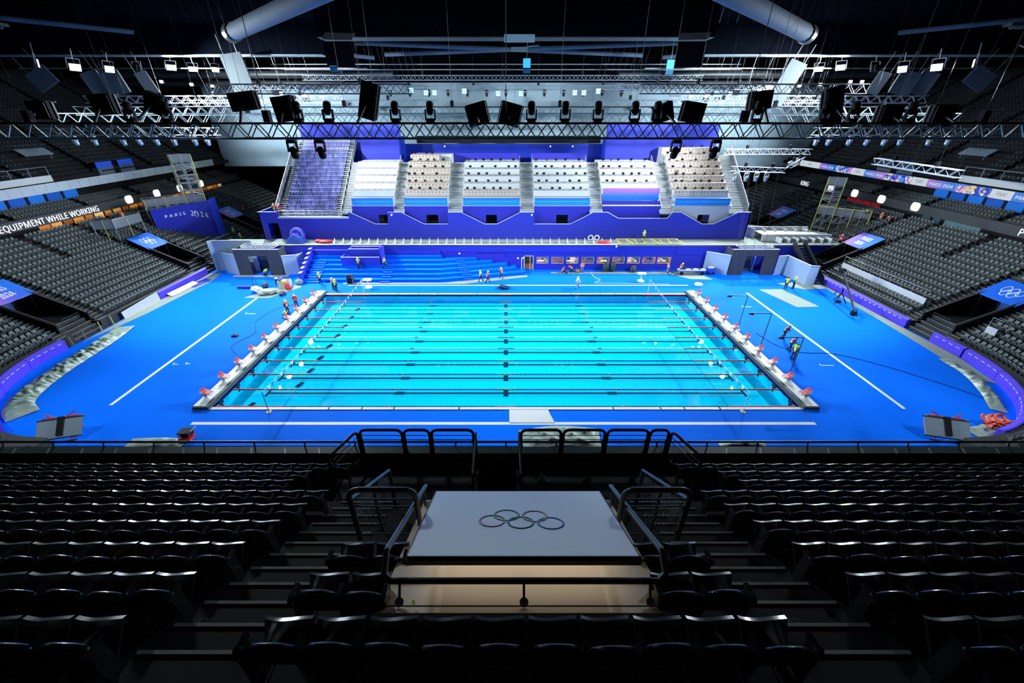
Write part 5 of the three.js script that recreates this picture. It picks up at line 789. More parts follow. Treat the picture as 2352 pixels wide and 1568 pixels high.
    const v = struct('upper_exit', null, null, `dark upper exit with blue posters on the ${l}`); part('exit_wall', box2(Math.min(s * 68.2, s * 68.4), Math.max(s * 68.2, s * 68.4), 14, 17.6, -26, -21.7), K.black, v); for (let i = 0; i < 3; i++) part('poster', box2(Math.min(s * 68.1, s * 68.2), Math.max(s * 68.1, s * 68.2), 14.9, 16.2, -25.4 + 1.2 * i, -24.8 + 1.2 * i), glow('#2456c8', 0.5), v);
    for (const z of [-23, -24.8]) part('exit_lamp', new THREE.SphereGeometry(0.1, 8, 6).translate(s * 66.9, 16.5, z), glow('#eaf6ff', 3), v);
    const b = thing('balcony', `white balcony front with glass rail in the ${l} upper tier`, 'balcony'); part('front_wall', box2(Math.min(s * 62.0, s * 62.2), Math.max(s * 62.0, s * 62.2), 13.75, 14.55, -19.5, -7), K.offwhite, b);
    for (let i = 0; i <= 5; i++) part('rail_post', bar(V(s * 62.1, 14.55, -19.4 + 2.4 * i), V(s * 62.1, 15.6, -19.4 + 2.4 * i), 0.04, 5), K.steel, b); part('rail', bar(V(s * 62.1, 15.6, -19.5), V(s * 62.1, 15.6, -7), 0.04, 5), K.steel, b);
    for (const [z0, z1] of [[-30, -27.2], [-34, -31.2]]) { const bl = thing('wall_block', `blue grey parapet block in the ${l} upper tier, ${z0 < -31 ? 'farther' : 'nearer'}`, 'parapet'); part('block', box2(Math.min(s * 62.4, s * 63.4), Math.max(s * 62.4, s * 63.4), 13.6, 14.6, z0, z1), mat([0.12, 0.15, 0.18], 0.7), bl); part('glass_top', box2(Math.min(s * 62.4, s * 62.5), Math.max(s * 62.4, s * 62.5), 14.6, 15.4, z0, z1), s < 0 ? glow('#1443b8', 0.45) : glow('#2c3c48', 0.3), bl); }
  }
}
// ---------------------------------------------------------------- scaffold camera platforms
{
  const meshPanel = mat([0.3, 0.34, 0.36], 0.5, { transparent: true, opacity: 0.55 });
  function tower(s, lab, P1, P2, base, deckY, topY, yel) {
    const t = thing('scaffold_tower', lab, 'scaffold'); const d = V(P2[0] - P1[0], 0, P2[1] - P1[1]), L = d.length(); d.normalize(); const n = V(-d.z, 0, d.x).multiplyScalar(d.x * s > 0 ? 1 : 1); if (n.z > 0) n.negate();
    const at = (a, b, y) => V(P1[0] + d.x * a + n.x * b, y, P1[1] + d.z * a + n.z * b);
    const ground = p => bowlY(Math.abs(p.x) - XS) - 0.3;
    for (let i = 0; i <= 6; i++) for (const b of [0.2, 1.2, 2.2]) { const a = L * i / 6, g = ground(at(a, b, 0)); part('standard', bar(at(a, b, g), at(a, b, i < 3 ? topY : deckY + 1.1), 0.06, 5), b < 1 && yel && i % 2 === 0 ? K.yellow : K.steel, t); }
    for (let y = 5; y < topY - 1; y += 1.15) for (const b of [0.2, 1.2, 2.2]) part('ledger', bar(at(0, b, y), at(y > deckY + 0.8 ? L / 3 : L, b, y), 0.045, 5), K.steel, t);
    for (let i = 0; i < 6; i++) for (const b of [0.2, 2.2]) part('brace', bar(at(L * i / 6, b, deckY - 2.2 + 0.3 * i), at(L * (i + 1) / 6, b, deckY), 0.04, 5), K.steel, t);
    const top0 = topY - 1.1;
    for (const y of [deckY, deckY + 1.1, (deckY + topY) / 2, top0]) for (const b of [0.2, 2.2]) part('ledger', bar(at(0, b, y), at(y > deckY + 1.2 ? L / 3 : L, b, y), 0.05, 5), K.steel, t);
    for (let k = 0; k < 6; k++) { const y0 = deckY + (top0 - deckY) * k / 6, y1 = deckY + (top0 - deckY) * (k + 1) / 6; for (const b of [0.2, 2.2]) part('brace', bar(at(k % 2 ? 0 : L / 3, b, y0), at(k % 2 ? L / 3 : 0, b, y1), 0.04, 5), K.steel, t); part('transom', bar(at(0, 0.2, y0), at(0, 2.2, y0), 0.04, 5), yel ? K.yellow : K.steel, t); part('transom', bar(at(L / 3, 0.2, y1), at(L / 3, 2.2, y1), 0.04, 5), K.steel, t); }
    part('deck_board', slab(at(0, 0.2, deckY), at(L, 0.2, deckY), at(L, 2.2, deckY), at(0, 2.2, deckY), 0.08), K.steelDark, t); part('deck_board', slab(at(0, 0.2, top0), at(L / 3, 0.2, top0), at(L / 3, 2.2, top0), at(0, 2.2, top0), 0.08), K.steelDark, t);
    for (const [a0, a1, y] of [[0, L / 3, top0], [0, L / 2, deckY], [L / 2, L, deckY]]) part('guard_mesh', slab(at(a0, 0.2, y + 0.1), at(a1, 0.2, y + 0.1), at(a1, 0.2, y + 1.1), at(a0, 0.2, y + 1.1), 0.02), meshPanel, t);
    part('guard_mesh', slab(at(0, 2.2, top0 + 0.1), at(0, 0.2, top0 + 0.1), at(0, 0.2, topY), at(0, 2.2, topY), 0.02), meshPanel, t); part('guard_mesh', slab(at(0, 2.2, top0 + 0.1), at(L / 3, 2.2, top0 + 0.1), at(L / 3, 2.2, topY), at(0, 2.2, topY), 0.02), meshPanel, t);
    return { at, L, ground };
  }
  const l = tower(-1, 'tall yellow and grey scaffold tower behind the blue lettered banner', [-50.9, -32], [-56.6, -26.2], 3, 9, 16.2, true);
  const r = tower(1, 'scaffold platform with yellow tubes in the right stand', [52, -30], [57.4, -25.6], 3, 7.4, 12.9, true);
  // lettered banner box on the left scaffold
  const bt = canvas(1024, 512, (c, w, h) => { c.fillStyle = '#0a1fb8'; c.fillRect(0, 0, w, h); c.fillStyle = '#eef4ff'; c.font = 'bold 96px sans-serif'; c.fillText('P A R I S', 190, 240); c.fillText('2', 640, 240); c.fillText('2 4', 800, 240); c.beginPath(); c.arc(735, 206, 38, 0, 7); c.fill(); c.fillStyle = '#0a1fb8'; c.beginPath(); c.moveTo(735, 180); c.quadraticCurveTo(765, 205, 748, 238); c.lineTo(722, 238); c.quadraticCurveTo(705, 205, 735, 180); c.fill(); });
  const b = thing('lettered_banner', 'big blue banner wall with white PARIS 2024 lettering in the left stand', 'banner');
  const A = V(-56.1, 5.3, -26.0), B = V(-50.4, 2.6, -31.8), C = V(-50.4, 9.1, -31.8), D = V(-56.1, 8.6, -26.0);
  const swap = slab(A, B, C, D, 0.1); part('banner_face', swap, mat([1, 1, 1], 0.5, { map: bt }), b); part('banner_side', slab(B, V(-50.9, 2.6, -34.4), V(-50.9, 9.3, -34.4), C, 0.1), K.royal, b);
  for (let i = 0; i < 4; i++) part('banner_pole', bar(r.at(r.L * i / 3, 0, r.ground(r.at(r.L * i / 3, 0, 0))), r.at(r.L * i / 3, 0, 8.5), 0.06, 5), K.yellow, thing('yellow_standard', `slanting bright yellow tube of the right scaffold front, ${nth[i]}`, 'scaffold tube'));
  single('yellow_rail', bar(r.at(0, 0, 3.4), r.at(r.L, 0, 5.9), 0.06, 5), K.yellow, 'low yellow rail along the foot of the right scaffold', 'scaffold tube'); single('yellow_rail', bar(r.at(0, 0, 8.5), r.at(r.L, 0, 8.5), 0.06, 5), K.yellow, 'top yellow rail of the right scaffold platform', 'scaffold tube');
  // small stage with mesh fences in the left stand
  const p = thing('stand_platform', 'grey scaffold stage with wire fences in the left stand', 'scaffold');
  const q = [V(-58, 7.6, -17.8), V(-56.0, 7.4, -18.9), V(-55.7, 7.5, -23.4), V(-57.6, 7.6, -25.6)];
  part('stage_deck', slab(q[0], q[1], q[2], q[3], 0.1), K.steelDark, p); for (let i = 0; i < 3; i++) { part('guard_mesh', slab(q[i], q[i + 1], q[i + 1].clone().setY(8.7), q[i].clone().setY(8.7), 0.03), meshPanel, p); part('guard_rail', bar(q[i].clone().setY(8.7), q[i + 1].clone().setY(8.7), 0.05, 5), K.steel, p); }
  for (const v of q) part('leg', bar(V(v.x, bowlY(-v.x - XS) - 0.3, v.z), V(v.x, 8.7, v.z), 0.06, 5), K.steel, p); for (const v of [q[0].clone().lerp(q[1], 0.5), q[1].clone().lerp(q[2], 0.5)]) part('leg', bar(V(v.x, bowlY(-v.x - XS) - 0.3, v.z), V(v.x, 8.7, v.z), 0.05, 5), K.yellow, p);
}
// ---------------------------------------------------------------- trusses, beams and fittings under the roof
function truss(lab, a, b, h, d, pitch, m, chordR = 0.045, single_ = true, topM = m) {
  const t = thing('lighting_truss', lab, 'truss'), ax = b.clone().sub(a), L = ax.length(); ax.normalize(); const up = V(0, 1, 0), sd = ax.clone().cross(up).normalize();
  const P = (u, v, w) => a.clone().addScaledVector(ax, u).addScaledVector(up, v * h / 2).addScaledVector(sd, w * d / 2);
  const chord = new THREE.CylinderGeometry(chordR, chordR, L, 6).rotateZ(Math.PI / 2), q = new THREE.Quaternion().setFromUnitVectors(V(1, 0, 0), ax);
  for (const v of [-1, 1]) for (const w of [-1, 1]) { const o = part('chord', chord, v > 0 ? topM : m, t); o.position.copy(P(L / 2, v, w)); o.quaternion.copy(q); }
  const n = Math.round(L / pitch), g = [];
  for (const w of [-1, 1]) for (let i = 0; i < n; i++) { const up0 = (i + (w > 0 ? 1 : 0)) % 2 ? 1 : -1, A = P(L * i / n, up0, w), B = P(L * (i + 1) / n, -up0, w); if (single_ && n * 2 <= 300) part('brace', bar(A, B, chordR * 0.6, 5), m, t); else g.push(bar(A, B, chordR * 0.6, 4)); }
  for (let i = 0; i <= n; i += 4) { const A = P(L * i / n, -1, -1), B = P(L * i / n, -1, 1); g.push(bar(A, B, chordR * 0.6, 4), bar(P(L * i / n, 1, -1), P(L * i / n, 1, 1), chordR * 0.6, 4)); }
  const nh = Math.max(2, Math.round(L / 11)); for (let i = 0; i < nh; i++) { const A = P(L * (i + 0.5) / nh, 1, 0); part('hanger', bar(A, V(A.x, 34, A.z), 0.018, 4), K.black, t); part('hoist', bx(0.3, 0.5, 0.3, A.x, A.y + 0.3, A.z), K.black, t); }
  const o = part('cross_lacing', merge(g), m, t); o.userData.kind = 'stuff'; return t;
}
{
  truss('long dark front truss crossing the whole view below the roof', V(-29, 20.95, 17.2), V(29, 20.95, 17.2), 0.66, 0.5, 0.5, K.rig, 0.05, true, K.black);
  truss('second long truss behind the front truss, upper', V(-42, 22.0, -6), V(42, 22.0, -6), 0.7, 0.7, 0.62, K.rig, 0.05, true, K.steelDark); truss('third long truss between the front truss and the far side, lower', V(-40, 21.4, -1.5), V(40, 21.4, -1.5), 0.75, 0.7, 0.7, K.rig, 0.05, true);
  truss('grey truss crossing under the left lamps', V(-46, 23.0, -21), V(-9, 23.0, -21), 0.7, 0.6, 0.7, K.rig, 0.05); truss('grey truss crossing under the right lamps', V(10, 23.0, -21), V(46, 23.0, -21), 0.7, 0.6, 0.7, K.rig, 0.05); truss('slender grey truss high on the left', V(-36, 25.0, -25), V(-14, 25.0, -25), 0.6, 0.6, 0.6, K.alu, 0.045); truss('slender grey truss high on the right', V(15, 25.0, -25), V(37, 25.0, -25), 0.6, 0.6, 0.6, K.alu, 0.045);
  truss('slim high truss over the far stand', V(-30, 26.5, -31.5), V(29, 26.5, -31.5), 0.6, 0.6, 0.6, K.alu, 0.04); truss('slim second high truss just below the first', V(-20, 25.4, -34), V(20, 25.4, -34), 0.5, 0.5, 0.6, K.rig, 0.04);
  truss('bright white truss on the left under the lamps', V(-62, 23.7, -30), V(-24, 23.7, -30), 0.9, 0.8, 0.85, K.white, 0.06); truss('bright white truss on the right under the lamps', V(24, 23.7, -30), V(62, 23.7, -30), 0.9, 0.8, 0.85, K.white, 0.06);
  truss('short bright truss with hanging spotlights at the left', V(-57, 19.9, -16.5), V(-35.5, 19.9, -16.5), 0.8, 0.8, 0.7, K.alu, 0.06); truss('short bright truss with hanging spotlights at the right', V(38, 19.9, -16.5), V(61, 19.9, -16.5), 0.8, 0.8, 0.7, K.alu, 0.06);
  truss('dark truss below the left roof beam', V(-33, 24.2, -13.3), V(-10.5, 24.2, -13.3), 0.9, 0.7, 0.8, K.steelDark, 0.06); truss('dark truss below the right roof beam', V(15, 24.2, -13.3), V(40, 24.2, -13.3), 0.9, 0.7, 0.8, K.steelDark, 0.06);
  truss('hanging white truss beside the far right stairs, upper', V(31.4, 17.1, -24.2), V(43.6, 17.1, -24.2), 0.7, 0.6, 0.7, K.white, 0.05); truss('hanging white truss beside the far right stairs, lower', V(31.2, 15.2, -20.8), V(38.6, 15.0, -20.8), 0.6, 0.6, 0.6, K.alu, 0.05); truss('hanging truss returning towards the right stand', V(39.3, 15.6, -21.2), V(42.4, 16.2, -23.6), 0.6, 0.6, 0.6, K.white, 0.05);
  truss('white truss hung on hoists before the right stand', V(46.6, 16.6, -16), V(46.2, 16.4, -4.6), 0.7, 0.6, 0.7, K.white, 0.05);
}
// black boxed speakers and screens on the trusses
{
  const B = [[-26.39, 21.88, 13.2, 1.53, 1.14, 0], [-22.68, 22.16, 13.1, 1.58, 1.28, 0.05], [-19.78, 22.2, 13, 1.24, 1.28, -0.35], [-14.76, 22.31, 13, 1.85, 1.14, 0.1], [-12.54, 21.94, 13.2, 1.43, 1.56, 0.12], [-7.72, 22.33, 13, 1.14, 2.3, -0.28], [-1.61, 21.68, 13.3, 1.38, 1.42, 0.25], [0.25, 21.68, 13.3, 1.43, 1.42, -0.25], [8.98, 21.77, 13.3, 1.24, 1.14, 0.3], [10.63, 21.77, 13.3, 1.53, 1.28, -0.12], [14.29, 22.37, 13, 1.48, 1.14, 0.08], [18.45, 22.05, 13.1, 1.24, 2.4, 0.25], [21.84, 21.62, 13.4, 1.61, 1.28, 0], [24.81, 21.62, 13.4, 1.63, 1.36, 0]];
  B.forEach(([x0, y0, z0, w0, h0, tl], i) => {
    const k = 0.9, x = x0 * k, y = 21.6 + (y0 - 21.6) * k, z = 15.85, w = w0 * k * 0.8, h = h0 * k * 0.8;
    const t = thing('black_cabinet', `black ${h > 2 ? 'tall tilted' : 'boxy'} cabinet above the front truss, ${i + 1 > 7 ? nth[13 - i] + ' from the right' : nth[i] + ' from the left'}`, 'cabinet', [x, y, z]); t.rotation.z = tl;
    part('body', bx(w, h, 0.34), K.black, t); part('yoke', merge([bx(0.05, h * 0.9, 0.1, -w / 2 - 0.05, 0, -0.1), bx(0.05, h * 0.9, 0.1, w / 2 + 0.05, 0, -0.1), bx(w + 0.15, 0.05, 0.1, 0, h * 0.45, -0.28)]), K.steelDark, t); part('rear_fins', merge(Array.from({ length: 6 }, (_, k) => bx(0.04, h * 0.85, 0.08, -w / 2 + w * (k + 0.5) / 6, 0, 0.2))), K.blackGloss, t);
    part('clamp_tube', bar(V(0, 0, 0.2), V(0.4 * tl, 21.25 - y, 1.1), 0.06, 5), K.steelDark, t);
  });
  // moving-head lamps
  const head = new THREE.Group(); head.name = 'moving_head';
  part('base', bx(0.42, 0.18, 0.3, 0, 0.5, 0), K.black, head); part('fork_arm', bx(0.06, 0.5, 0.16, -0.24, 0.25, 0), K.black, head); part('fork_arm', bx(0.06, 0.5, 0.16, 0.24, 0.25, 0), K.black, head); const bl = part('lamp_barrel', new THREE.LatheGeometry([[0.0, -0.32], [0.17, -0.32], [0.2, -0.2], [0.17, 0.15], [0.1, 0.25], [0, 0.26]].map(p => new THREE.Vector2(...p)), 14), K.black, head); part('lens', new THREE.CylinderGeometry(0.15, 0.15, 0.02, 14).translate(0, -0.33, 0), mat([0.15, 0.25, 0.3], 0.1), bl);
  const silver = head.clone(); silver.traverse(o => { if (o.isMesh && o.name !== 'lens') o.material = K.alu; });
  const putHead = (p, lab, grp, m = head, tilt = 0.3, flip = false) => { const o = m.clone(); o.name = numbered('moving_head'); o.position.set(...p); o.rotation.z = flip ? Math.PI : 0; o.children[3].rotation.x = tilt; o.scale.setScalar(m === head ? 0.95 : 1.2); scene.add(o); tag(o, lab, 'spotlight', grp); };
  [-18.4, -16.6, -10.2, -8.7, -5.4, -3.7, 1.25, 2.9, 4.5, 6.3, 7.4, 12.3, 15.6, 17, 19.8].forEach((x, i) => putHead([x, 21.88, 17.0], `black moving-head lamp standing on the front truss, ${nth[i] ?? 'one of the last'} from the left`, 'lamps on the front truss', head, 0.3, true));
  [-10.8, -9.4, 8.6, 10.6].forEach((x, i) => putHead([x, 20.0, 17.0], `black moving-head lamp hanging in the front truss, ${nth[i] ?? 'last'} from the left`, 'lamps in the front truss', head, 0.5));
  for (const s of [-1, 1]) [37.4, 39, 41.6, 43.8, 46, 48, 51.6, 54].forEach((x, i) => putHead([s * x + (s > 0 ? 1.5 : 0), 18.72, -16.85], `silvery spotlight hanging under the short bright truss at the ${s < 0 ? 'left' : 'right'}`, `spotlights at the ${s < 0 ? 'left' : 'right'}`, silver, rr(0.2, 0.7)));
  [-18, -15, -12, -9, -6, -3, 0, 3, 6, 9, 12, 15, 18].forEach((x) => putHead([x, 24.55, -34.2], 'small dark lamp hanging under the high truss over the far stand', 'lamps under the high truss', head, rr(-0.5, 0.5)));
  [31.8, 33.4, 34.8, 36.2].forEach((x) => putHead([x, 14.0, -20.6], 'silvery spotlight under the hanging lower truss', 'spotlights of the hanging truss', silver, rr(0, 0.6)));
  // small bright and bluish lit panels
  const cyanGlow = glow('#bfe6ff', 0.9), wht = mat([0.9, 0.9, 0.9], 0.4, { emissive: new THREE.Color(0xffffff), emissiveIntensity: 8 });
  [[-14.5, 25], [-12.3, 24.7], [-11, 24.7], [-6.4, 24.9], [-1.2, 24.6], [2.3, 24.6], [10.6, 24.7], [12, 24.7], [14.2, 24.9]].forEach(([x, y], i) => { const t = thing('panel_lamp', `small bluish lit panel lamp under the high truss, ${nth[i]} from the left`, 'lamp', [x, y, -33.35], 0, 'bluish panel lamps'); part('housing', bx(0.75, 0.75, 0.12, 0, 0, -0.08), K.steelDark, t); for (let k = 0; k < 3; k++) part('light_bar', bx(0.7, 0.2, 0.03, 0, 0.24 - 0.24 * k, 0), cyanGlow, t); part('bracket', bar(V(0, 0.3, -0.1), V(0, 25.14 - y, -0.4), 0.03, 5), K.steelDark, t); });
  for (const s of [-1, 1]) [[32.1, 24.5], [34.8, 24.6], [38.9, 25], [43.8, 25.5], [45.2, 25.6], [50.5, 26.1], [54, 26.3], [59, 26.7], [61, 26.7]].forEach(([x, y], i) => { const t = thing('small_lamp', `small glaring lamp deep under the ${s < 0 ? 'left' : 'right'} roof, ${nth[i]} from the middle`, 'lamp', [s * x, y, -42.5], 0, 'small glaring lamps'); part('housing', bx(0.7, 0.5, 0.3, 0, 0, -0.17), K.steelDark, t); part('lamp_face', bx(0.6, 0.4, 0.03, 0, 0, 0), wht, t); part('hanger', bar(V(0, 0.25, -0.2), V(0, 34 - y, -0.2), 0.02, 4), K.steelDark, t); });
}
// pale hanging panels, hoist cables
{
  const pan = (x, y, z, w, h, ry, rz, l) => { const t = thing('flat_loudspeaker', `pale grey flat loudspeaker box hanging ${l}`, 'loudspeaker', [x, y, z], ry); t.rotation.z = rz; part('front_grille', bx(w, h, 0.06, 0, 0, 0.2), K.panelGrey, t); part('body', bx(w * 0.96, h * 0.96, 0.4), K.grey, t); part('hanger', merge([bar(V(-w / 3, h / 2, 0), V(-w / 3, h / 2 + 2, 0), 0.03, 4), bar(V(w / 3, h / 2, 0), V(w / 3, h / 2 + 2, 0), 0.03, 4)]), K.steel, t); };
  pan(-50.6, 25.1, -19.5, 1.9, 2.5, 0.3, 0.3, 'on the left, outer of a pair'); pan(-48.3, 25.1, -19.5, 2.3, 2.5, 0.2, 0.25, 'on the left, inner of a pair'); pan(-44.3, 25.1, -19.5, 1.3, 2.4, 0.5, 0.3, 'alone left of the lamps'); pan(-33, 26, -20, 2.4, 4.4, 0.2, 0.15, 'tall, inside the left lamps');
  pan(51.6, 25.1, -19.5, 1.9, 2.5, -0.3, -0.3, 'on the right, outer of a pair'); pan(49.2, 25.1, -19.5, 2.3, 2.5, -0.2, -0.25, 'on the right, inner of a pair'); pan(46, 25.1, -19.5, 1.3, 2.4, -0.5, -0.3, 'alone right of the lamps'); pan(34.8, 25, -20, 2.0, 5, -0.2, -0.35, 'tall, inside the right lamps'); pan(-57.2, 25.6, -19.8, 2.6, 2, 0.2, 0.5, 'tilted at the far left'); pan(58.4, 25.6, -19.8, 2.6, 2, -0.2, -0.5, 'tilted at the far right');
  const rod = (a, b, l) => single('hanging_cable', bar(V(...a), V(...b), 0.018, 4), K.steelDark, l, 'cable', [0, 0, 0], 0, 'hoist cables');
  for (let i = 0; i < 8; i++) { const x = -20 + 0.9 * i; rod([x, 30, -30], [x + 0.4, 26.8, -31.4], 'thin steel hanger of the high truss on the left'); rod([x + 34, 30, -30], [x + 33.6, 26.8, -31.4], 'thin steel hanger of the high truss on the right'); }
  for (const s of [-1, 1]) for (let i = 0; i < 8; i++) rod([s * (27 + 2.2 * i), 34, -24], [s * (27.9 + 2.2 * i), 24.3, -29.5], `slanting steel hanger of the bright white truss on the ${s < 0 ? 'left' : 'right'}`);
  for (const [x, z] of [[46.6, -15.5], [46.4, -10.5], [46.2, -5]]) rod([x - 1.5, 34, z + 1], [x, 17, z], 'long hoist cable of the white truss at the right stand');
  for (const [x, z] of [[32, -24.2], [36, -24.2], [40, -24.2], [43, -24.2]]) rod([x + 0.6, 29, z], [x, 17.4, z], 'long hoist cable of the hanging truss by the far right stairs');
  for (const [x, z, y] of [[34, -20.8, 0.05], [35, -20.8, 0.05], [36, -20.5, 0.05], [37.6, -20.5, 0.05], [32.8, -19, 0.05]]) rod([x, 15, z], [x - 1, y, z + 5], 'long thin cable falling from the hanging truss to the blue floor');
}
// roof beams
{
  const beam = (lab, a, b, r, m = K.rig, n = 12) => { const t = thing('roof_beam', lab, 'beam'); part('tube', bar(V(...a), V(...b), r, n), m, t); part('end_collar', bar(V(...a), V(...a).lerp(V(...b), 0.03), r * 1.15, n), K.steelDark, t); };
  const pale = mat([0.07, 0.11, 0.17], 0.8);
  beam('thick pale round roof beam rising to the top at the left', [-27.2, 28.7, -10], [-5, 30.2, 8], 0.72, pale); beam('thick pale round roof beam rising to the top at the right', [29.9, 28.6, -10], [7.6, 30.2, 8], 0.72, pale);
  beam('long straight roof beam running in from the left', [-62, 31.4, -14], [-20, 29.3, -35], 0.32, pale, 4); beam('long straight roof beam running in from the right', [63, 31.2, -14], [24, 29.4, -35.5], 0.32, pale, 4);
  beam('crossing blue-lit tie rod over the far stand, falling to the right', [-21.6, 30.75, -31.8], [20.9, 29.7, -35.8], 0.3, pale); beam('crossing blue-lit tie rod over the far stand, falling to the left', [26, 30.75, -31.8], [-18.5, 29.8, -35.8], 0.3, pale);
  beam('thin horizontal roof purlin over the far stand, upper', [-35, 28.3, -33], [35, 28.3, -33], 0.08, K.alu, 6); beam('thin horizontal roof purlin over the far stand, lower', [-35, 27.6, -32.5], [35, 27.6, -32.5], 0.08, K.alu, 6);
  const g = struct('roof_girder', box2(-21, 23.2, 29.3, 34, -18.5, -16.1), K.curtain, 'huge black box girder under the roof'); part('lower_flange', box2(-21, 23.2, 29.2, 29.3, -18.6, -16), K.steelDark, g);
  for (const s of [-1, 1]) {
    const w = struct('side_girder', box2(Math.min(s * 23, s * 70), Math.max(s * 23, s * 70), 28.3, 31.4, -23.5, -22), K.curtain, 'black side girder of the roof'); part('lower_flange', box2(Math.min(s * 23, s * 70), Math.max(s * 23, s * 70), 28.2, 28.3, -23.6, -21.9), K.rig, w); part('rear_flange', box2(Math.min(s * 20, s * 70), Math.max(s * 20, s * 70), 27.5, 27.62, -30.5, -30.2), K.alu, w);
    const d = struct('roof_duct', null, null, 'long round silver duct under the roof edge'); part('duct', bar(V(s * 20, 28.0, -46), V(s * 75, 28.0, -46), 0.6, 12), K.steelDark, d); part('duct', bar(V(s * 30, 26.8, -49), V(s * 75, 26.8, -49), 0.5, 12), K.steelDark, d);
    for (const [x, y] of [[18.5, 27.6]]) { const t = thing('roof_screen', `black hanging screen box under the roof on the ${s < 0 ? 'left' : 'right'}, beside the central girder`, 'screen', [s * x + (s > 0 ? 2 : 0), y, -15.2], -s * 0.15); part('body', bx(3.0, 2.2, 0.4), K.curtain, t); part('top_plate', slab(V(-1.6, 1.3, 0.1), V(1.6, 1.3, 0.1), V(1.9, 2, -0.6), V(-1.3, 2, -0.6), 0.06), K.alu, t); }
    for (let i = 0; i < 2; i++) { const t = thing('cable_tray', `ribbed dark cable tray under the roof on the ${s < 0 ? 'left' : 'right'}, ${i ? 'inner' : 'outer'}`, 'cable tray', [s * (i ? 33 : 58), i ? 29 : 30.4, i ? -26 : -16.5], 0); part('tray', bx(5, 0.3, 1), K.grey, t); part('cable_loops', merge(Array.from({ length: 14 }, (_, k) => new THREE.TorusGeometry(0.2, 0.035, 4, 8, 3.2).rotateX(Math.PI).rotateY(Math.PI / 2).translate(-2.3 + 0.35 * k, -0.2, 0.3))), K.steel, t).userData.kind = 'stuff'; }
  }
  const t = thing('roof_projector', 'pale rectangular fitting under the central black girder', 'fitting', [1.5, 29.1, -15.9]); part('plate', bx(3.4, 0.7, 0.3), K.drape, t); part('drop_box', bx(1.8, 0.4, 0.3, 0, -1.0, 0.1), K.rig, t); part('arm', bar(V(0.9, -0.75, 0.1), V(2.2, -0.65, 0.1), 0.05, 5), K.rig, t);
  [[2.84, 27.84, 'in the centre'], [22.35, 27.7, 'right of the centre'], [-23.5, 28, 'left of the centre']].forEach(([x, y, l]) => { const o = thing('cyan_screen', `small cyan lit screen hanging under the roof, ${l}`, 'screen', [x, y, -26.7]); part('screen', bx(1.0, 1.05, 0.06, 0, 0, 0.06), glow('#3fb4f0', 0.85), o); part('casing', bx(1.1, 1.15, 0.1), K.black, o); part('hanger', bar(V(0, 0.5, 0), V(0, 34 - y, 0), 0.03, 5), K.steelDark, o); part('lower_box', bx(1.0, 0.5, 0.1, 0, -0.9, 0), mat([0.02, 0.12, 0.25], 0.4), o); });
}
